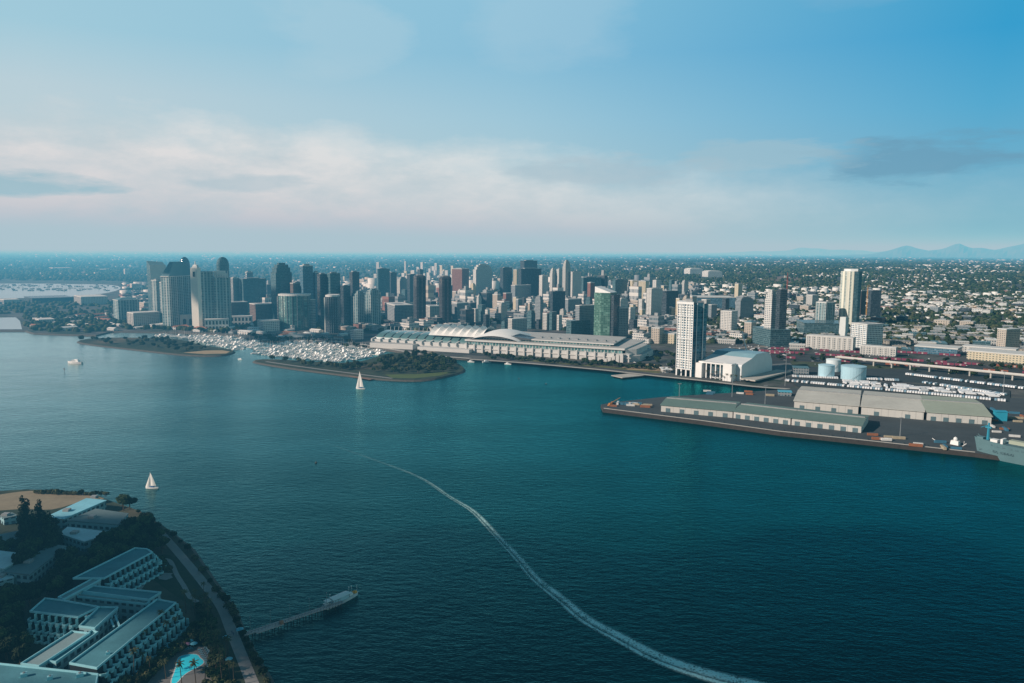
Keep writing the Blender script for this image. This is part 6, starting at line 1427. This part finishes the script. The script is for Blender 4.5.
# ------------------------------------------------------------------ city fill: low blocks on the street grid
SHOREPX = [(-300, 270)]+shore[:22]+[(785, 388), (1200, 415), (1200, 270)]
KEEP = [[(240, 330), (345, 330), (470, 335), (470, 322), (640, 338), (660, 366), (480, 362), (240, 345)], [(740, 352), (830, 348), (1100, 352), (1100, 420), (700, 400)], [(-50, 280), (125, 281), (125, 300), (-50, 300)], [(-50, 314), (24, 314), (24, 332), (-50, 332)],
        [(640, 344), (735, 340), (735, 392), (640, 380)], [(0, 300), (120, 300), (120, 340), (0, 340)], [(20, 322), (260, 326), (260, 345), (20, 345)]]
VEG = [[(560, 254), (1060, 257), (1060, 276), (560, 272)]]
FILL = []
def fill_city():
    rnd = random.Random(17); sy = R(42); ux = Vector((math.cos(sy), -math.sin(sy))); vx = Vector((math.sin(sy), math.cos(sy))); cells = []
    for i in range(-52, 52):
        for j in range(6, 62):
            p0 = ux*(i*112)+vx*(j*92)
            for a in range(3):
                for b_ in range(2):
                    p = p0+ux*(-32+a*33)+vx*(-18+b_*40); d = p.length
                    if p.y < 1150 or d > 4400: continue
                    x, y = PX((p.x, p.y, ZL)); 
                    if x < -30 or x > 1060 or y > 352: continue
                    if any(inpoly(x, y, K) for K in KEEP) or not inpoly(x, y+2.5, SHOREPX) or not inpoly(x, y, SHOREPX): continue
                    if any(l < x < r_ and yb-9 < y < yb+2.5 for l, r_, yb in TW): continue
                    if rnd.random() < (.06 if d < 3000 else .3): continue
                    # suburb on the right, bay plain on the left: fewer tall
                    core = math.exp(-((x-500)/230)**2)*math.exp(-((y-303)/20)**2)
                    if x > 700 and y < 336 and rnd.random() < .80: continue
                    if x > 740 and y > 326: continue
                    if x < 230 and rnd.random() < .5: continue
                    h = rnd.choice((6, 8, 9, 12, 15))*(1+core*rnd.random()*2.6)*(1.0 if rnd.random() > .22*core else 2.1)
                    cells.append((y, p, h, rnd.uniform(10, 15.5), rnd.uniform(12, 18.5)))
    cells.sort(key=lambda c: -c[0])
    kinds = [('white', 'white_block', 'white low-rise block on the downtown street grid', 'white'), ('tan', 'tan_block', 'tan low-rise block on the downtown street grid', 'tan'), ('grey', 'grey_block', 'grey low-rise block on the downtown street grid', 'grey'),
             ('dark', 'dark_block', 'dark glass low-rise block on the downtown street grid', 'dark glass'), ('red', 'brick_block', 'red-brown low-rise block on the downtown street grid', 'red-brown')]
    meshes = {}
    def proto(k, v):
        st, nm, lb, gr = kinds[k]; m = MB(); rr = random.Random(k*10+v); m.prism([(-1, -1), (1, -1), (1, 1), (-1, 1)], 0, 1, 0, 1)
        for c in range(len(m.uv)): pass
        m.uv = [(u*14, v_*11) for u, v_ in m.uv]
        wall = m.build('wall', [FM[st], ROOFS[rr.choice('lgwlwdt' if v else 'wllg')]]); me1 = wall.data
        m = MB(); m.box(-.5+.2*v, -.4, 1.002, .1+.2*v, .3, 1.22); m.box(.45, .3, 1.002, .8, .7, 1.12); o2 = m.build('rooftop_plant', MECH)
        me2 = o2.data; bpy.data.objects.remove(wall); bpy.data.objects.remove(o2); return me1, me2
    PRO = {(k, v): proto(k, v) for k in range(5) for v in range(3)}
    cn = [0]*5; rest = []
    for y, p, h, a, b_ in cells:
        k = rnd.choices(range(5), (7.5, 2.6, 3.2, 2.6, .8))[0]; v = rnd.randrange(3)
        if cn[k] < (260, 230, 230, 140, 90)[k]:
            cn[k] += 1; st, nm, lb, gr = kinds[k]
            r_ = bpy.data.objects.new(nm, None); COL.objects.link(r_); r_.location = (p.x, p.y, ZL); r_.rotation_euler[2] = -sy+R(rnd.choice((0, 90))); r_.scale = (a, b_, h)
            tag(r_, lb, 'building', gr+' low-rise blocks of the street grid')
            for q, me in zip(('wall', 'rooftop_plant'), PRO[(k, v)]):
                c = bpy.data.objects.new(q, me); COL.objects.link(c); c.parent = r_
        else: rest.append((p, h, a, b_, k))
        if rnd.random() < .5: TREESPOT.append((p+ux*rnd.uniform(-17, 17)+vx*rnd.choice((-22, 22))))
    # what lies past the counted ones, one mass
    return rest, kinds
TREESPOT = []
rest, kinds = fill_city()
def mass(name, tv, tf, tm, T, mats, tag_kind='stuff', smooth_=False):
    """T rows: x y z sx sy sz rot matoffset"""
    tv = np.array(tv, float); nv = len(tv); T = np.array(T, float); n = len(T)
    c, s_ = np.cos(T[:, 6]), np.sin(T[:, 6]); V = tv[None]*T[:, None, 3:6]
    X_ = V[..., 0]*c[:, None]-V[..., 1]*s_[:, None]+T[:, 0:1]; Y_ = V[..., 0]*s_[:, None]+V[..., 1]*c[:, None]+T[:, 1:2]; Z_ = V[..., 2]+T[:, 2:3]
    co = np.stack([X_, Y_, Z_], -1).reshape(-1, 3); k = len(tf[0]); Fc = np.array(tf)[None]+(np.arange(n)*nv)[:, None, None]; Fc = Fc.reshape(-1, k)
    me = bpy.data.meshes.new(name); me.vertices.add(len(co)); me.vertices.foreach_set('co', co.ravel()); me.loops.add(Fc.size); me.loops.foreach_set('vertex_index', Fc.ravel())
    me.polygons.add(len(Fc)); me.polygons.foreach_set('loop_start', np.arange(len(Fc))*k)
    for m in mats: me.materials.append(m)
    mi = (np.array(tm)[None]+T[:, 7:8]).astype(int).ravel(); me.polygons.foreach_set('material_index', mi); me.update(); me.validate()
    o = bpy.data.objects.new(name, me); COL.objects.link(o); o['kind'] = tag_kind; return o
BV = [(-1, -1, 0), (1, -1, 0), (1, 1, 0), (-1, 1, 0), (-1, -1, 1), (1, -1, 1), (1, 1, 1), (-1, 1, 1)]
BF = [(0, 1, 5, 4), (1, 2, 6, 5), (2, 3, 7, 6), (3, 0, 4, 7), (4, 5, 6, 7)]
BM = [0, 0, 0, 0, 1]
FW = [plain('far_white', (.62, .60, .56), .85, .2, .02), plain('far_white_roof', (.62, .61, .58), .85, .25, .02), plain('far_tan', (.42, .34, .26), .85, .2, .02), plain('far_tan_roof', (.36, .27, .2), .9, .3, .02),
      plain('far_grey', (.20, .22, .23), .85, .3, .02), plain('far_grey_roof', (.26, .27, .27), .9, .3, .02)]
# rolling ground height of the far plain
def hz_(x, y):
    d = math.hypot(x, y); f = min(1, max(0, (d-3300)/1500))
    return ZL
def far_fill():
    rnd = random.Random(23); T = []
    for p, h, a, b_, k in rest:
        T.append((p.x, p.y, ZL, a, b_, h, -R(42), (0, 2, 4, 4, 2)[k]))
    o = mass('distant_city_blocks', BV, BF, BM, T, FW)
    # suburb houses: the nearest as individuals, the rest one mass
    near = []; T = []
    def ok(x, y): return not any(inpoly(x, y, K) for K in KEEP)
    n = 0
    while n < 8500:
        px = rnd.uniform(-20, 1045); hzn = 245.4+.0073*px; t_ = rnd.random(); py = hzn+2.6+87*t_**1.35
        if px < 640 and py > 300: continue
        if px < 690 and py > 318: continue
        if px < 700 and rnd.random() < .35: continue
        if px < 200 and rnd.random() < .4: continue
        if not ok(px, py): continue
        p = G(px, py, ZL); d = p.length
        cl = math.sin(p.x*.0021+1.3)*math.sin(p.y*.0013+.4)+.55*math.sin(p.x*.006)*math.cos(p.y*.0041)
        if rnd.random() < (.93 if cl < -.2 else .75 if cl < .15 else 0): continue
        if any(l < px < r_ and yb-5 < py < yb+1.5 for l, r_, yb in TW): continue
        n += 1; s_ = 1+max(0, d-4500)/6500; big = rnd.random() < .07
        row = (p.x, p.y, ZL, rnd.uniform(3.6, 6.6)*s_*(2.2 if big else 1), rnd.uniform(3.6, 6)*s_*(1.8 if big else 1), rnd.uniform(3, 5.5)*min(s_, 1.8)*(1.5 if big else 1), R(rnd.choice((0, 90, 45, 42))+rnd.uniform(-6, 6)), rnd.choices((0, 2, 4), (7, 2, 2))[0])
        (near if (px > 640 and 262 < py) else T).append((py, px, row))
    near.sort(key=lambda r: -r[0]); T += near[290:]
    WM = [plain('house_white', (.60, .58, .53), .85, .15, .05), plain('house_cream', (.50, .42, .32), .85, .15, .05)]; pro = []
    for i in range(4):
        root = thing('suburb_house', 'small '+('white' if i < 2 else 'cream')+' house with pitched roof among trees of the hillside suburb', 'house', (0, 0, 0), 0, ('white' if i < 2 else 'cream')+' suburb houses'); m = MB()
        m.prism([(-1, -1), (1, -1), (1, 1), (-1, 1)], 0, .7); 
        for sx in (-1, 1): m.face([(sx, -1, .7), (sx, 1, .7), (sx, 0, 1.1)][::sx])
        m.build('wall', WM[i//2], root); m = MB()
        for sy in (-1, 1): m.face([(-1.1, sy*1.12, .655), (1.1, sy*1.12, .655), (1.1, 0, 1.12), (-1.1, 0, 1.12)][::-sy])
        m.build('roof', ROOFS['tlgw'[i]], root); pro.append(root)
    fresh = {p.name for p in pro}
    for i, (_, _, r_) in enumerate(near[:290]):
        p = pro[(i*7) % 4]
        if p.name in fresh: fresh.discard(p.name); p.location = r_[:3]; p.rotation_euler[2] = r_[6]; p.scale = r_[3:6]
        else: dup(p, r_[:3], r_[6], tuple(r_[3:6]))
    mass('distant_houses', BV, BF, BM, [r for _, _, r in T], FW)
    # white complex on the mesa and its bare slopes
    for lb, x0, x1, yt, yb in (('long white medical complex block on the mesa, nearer half', 702, 722, 270.5, 277), ('long white medical complex block on the mesa, farther half', 684, 703, 268, 274)):
        tower('mesa_complex', lb, 'medical complex', x0, x0+6, x1, yt, yb, 'white', 'step', 'w', 30)
    slope = plain('dry_slope', (.17, .12, .09), .95, .35, .004)
    for i, P in enumerate(([(716, 272), (742, 268.5), (772, 268), (800, 270), (780, 274), (740, 275.5)], [(745, 277), (790, 276), (812, 280), (806, 284), (770, 282)], [(640, 269.5), (668, 268), (690, 267.5), (676, 271)], [(520, 262), (560, 261), (590, 263), (540, 264)], [(20, 273), (90, 270), (150, 272), (80, 275)], [(770, 285), (800, 285), (812, 288), (784, 289)])):
        sheet('dry_slope_ground', smooth(P, 2), ZL+.5+i*.1, slope)
far_fill()
# distant foliage: lumpy low clumps, one mass
def far_trees():
    rnd = random.Random(31); T = []
    ico = []; 
    V = [(0, 0, 1.0)]
    for k, (r_, z) in enumerate(((.72, .78), (1.0, .38), (.8, .02))):
        for i in range(6): a = (i+.5*k)*math.pi/3; q = r_*(1+.22*math.sin(i*5.1+k*2)); V.append((q*math.cos(a), q*math.sin(a), z*(1+.15*math.sin(i*3.3+k))))
    Fc = [(0, 1+i, 1+(i+1) % 6) for i in range(6)]
    for k in range(2):
        a0, b0 = 1+6*k, 7+6*k
        for i in range(6): Fc += [(a0+i, b0+i, a0+(i+1) % 6), (a0+(i+1) % 6, b0+i, b0+(i+1) % 6)] if k == 0 else [(a0+i, b0+i, a0+(i+1) % 6), (a0+(i+1) % 6, b0+i, b0+(i+1) % 6)]
    n = 0
    for p in TREESPOT: T.append((p.x, p.y, ZL, rnd.uniform(3, 6), rnd.uniform(3, 6), rnd.uniform(6, 10), rnd.uniform(0, 6), rnd.randrange(3)))
    while n < 34000:
        px = rnd.uniform(-20, 1045); hzn = 245.4+.0073*px; py = hzn+2+91*rnd.random()**1.4
        if py > 344 or (230 < px < 700 and py > 316 and rnd.random() < .7): continue
        if any(inpoly(px, py, K) for K in KEEP[:4]) or py > 318 and not inpoly(px, py+1.5, SHOREPX): continue
        if px < 165 and py > 296 and rnd.random() < .70: continue
        if any(l < px < r_ and yb-3 < py < yb+1.5 for l, r_, yb in TW): continue
        p = G(px, py, ZL); d = p.length; cl = math.sin(p.x*.0017+.3)*math.sin(p.y*.0011+2)+.5*math.sin(p.x*.007)*math.cos(p.y*.005)
        if cl < -.1 and rnd.random() < .6: continue
        s_ = 1+max(0, d-3500)/2600; n += 1
        T.append((p.x, p.y, ZL-.3, rnd.uniform(3.5, 8)*s_, rnd.uniform(3.5, 8)*s_, rnd.uniform(5, 11)*min(s_, 2.2), rnd.uniform(0, 6), rnd.randrange(3)))
    mass('distant_trees_foliage', V, Fc, [0]*len(Fc), T, LF)
far_trees()
# specks of roofs on the airport plain, far basin piers
def left_plain():
    rnd = random.Random(44)
    for i, (x0, x1, yt, yb, st, lb) in enumerate(((22, 74, 298.5, 303, 'dark', 'long dark low terminal roof beside the inner bay'), (0, 20, 300, 304, 'pale', 'pale boat shed beside the long dark terminal roof'), (75, 108, 297, 305, 'pale', 'pale harbour office row near the symmetrical medical block'), (48, 72, 268, 270.5, 'white', 'white airport hangar row beyond the inner bay'), (94, 99, 272.5, 276, 'cream', 'small bright cream hangar beyond the inner bay'), (124, 130, 269, 276, 'white', 'white control building beyond the inner bay'), (35, 55, 320, 324, 'pale', 'low pale village roofs on the wooded point'), (130, 140, 284, 290, 'tan', 'orange-brown block behind the medical block'), (88, 112, 269.5, 271, 'pale', 'long pale airport terminal beyond the inner bay'))):
        tower('low_hall', lb, 'building', x0, x0+(x1-x0)*.2, x1, yt, yb, st, 'flat', 'w' if st == 'white' else 'g', 10)
    m0 = None; pl = None
    for i in range(110):
        x, y = rnd.uniform(0, 118), rnd.uniform(284.6, 291); p = G(x, y, ZL+.06)
        if pl is None:
            pl = thing('anchored_boat', 'tiny dark boat anchored on the pale inner bay', 'boat', p, 0, 'boats anchored on the inner bay'); hull_mb(16, 5, 2.4, 0).build('hull', [plain('far_boat', (.14, .19, .22)), BD], pl); m = MB(); m.tube((0, 0, 2), (0, 0, 15), .35, .2, n=4); m.build('mast', STEEL, pl)
        else: dup(pl, p, rnd.uniform(0, 6), 1.1)
left_plain()
# ------------------------------------------------------------------ mountains
def mountains():
    s = N('mountain_rock'); g = s.n('NewGeometry').outputs['Position']; mt = s.bsdf(s.mix(s.noise(g, .0012, 5), (.05, .07, .06), (.16, .14, .11)), .95, spec=.1)
    rnd = random.Random(2); m = MB(); D = 30000
    def ridge(D, x0, x1, prof, amp, seed):
        n = 110; rr = np.random.default_rng(seed); ph = rr.uniform(0, 6, 8); m = MB(); pts = []
        for i in range(n+1):
            f = i/n; px = x0+(x1-x0)*f; az = math.atan((px-512)/F); h = np.interp(px, [p[0] for p in prof], [p[1] for p in prof])
            h *= 1+.18*math.sin(f*23+ph[0])+.10*math.sin(f*51+ph[1])+.06*math.sin(f*117+ph[2])
            pts.append((math.sin(az), math.cos(az), max(0, h)))
        rows = []
        for k, (dd, hh) in enumerate(((-2600, 0), (-1700, .32), (-800, .72), (0, 1), (1500, .6), (3000, 0))):
            rows.append([((D+dd+250*math.sin(i*.9+k))*a/b_*1, (D+dd+250*math.sin(i*.9+k)), 2+h*amp*(hh+(.10*math.sin(i*1.7+k*2) if 0 < k < 3 else 0))) for i, (a, b_, h) in enumerate(pts)])
        for k in range(5):
            for i in range(n): m.face([rows[k][i], rows[k][i+1], rows[k+1][i+1], rows[k+1][i]])
        return tag(m.build('mountains', mt), kind='structure')
    ridge(30000, 820, 1300, [(820, 0), (870, .3), (886, .55), (905, .75), (925, .45), (935, .6), (955, 1.0), (968, .85), (985, .95), (1005, .9), (1024, 1.15), (1060, 1.3), (1150, .9), (1300, .4)], 470, 1)
    ridge(42000, 700, 1100, [(700, 0), (760, .5), (800, .9), (840, .6), (880, .7), (940, .5), (1100, .8)], 380, 3)
    ridge(52000, -250, 760, [(-250, .7), (0, .5), (200, .35), (400, .45), (560, .3), (760, .0)], 330, 4)
mountains()
# ------------------------------------------------------------------ clouds overhead, out of the view, whose shadow lies on the near shore
def clouds():
    s = N('cloud_white'); g = s.n('NewGeometry').outputs['Position']; mt = s.bsdf((.8, .8, .8), 1, spec=0)
    def bank(cx, cy, rx, ry, z, n, seed):
        rnd = random.Random(seed); V = []; Fs = []; m = MB()
        for i in range(n):
            a = rnd.uniform(0, 6.28); q = math.sqrt(rnd.random()); x, y = cx+rx*q*math.cos(a), cy+ry*q*math.sin(a); r_ = rnd.uniform(.16, .30)*min(rx, ry); st = 8
            prof = [(0, -.35*r_), (.75*r_, -.3*r_), (r_, 0), (.85*r_, .35*r_), (.5*r_, .6*r_), (0, .7*r_)]
            k0 = len(m.v); m.lathe((x, y), [(a_, z+b_) for a_, b_ in prof], 10)
        return tag(m.build('cloud', mt), kind='stuff')
    off = Vector((sd.x, sd.y))/math.tan(SUN_EL)
    for (tx, ty, rx, ry, z, n, sdd) in SHADE:
        h = z/math.sin(SUN_EL)*math.cos(SUN_EL); d = Vector((sd.x, sd.y)).normalized(); bank(tx+d.x*h, ty+d.y*h, rx, ry, z, n, sdd)
SHADE = [(-60, 200, 640, 270, 900, 64, 1), (-440, 1750, 150, 300, 1000, 26, 2)]
clouds()
print('objects', len(bpy.data.objects))
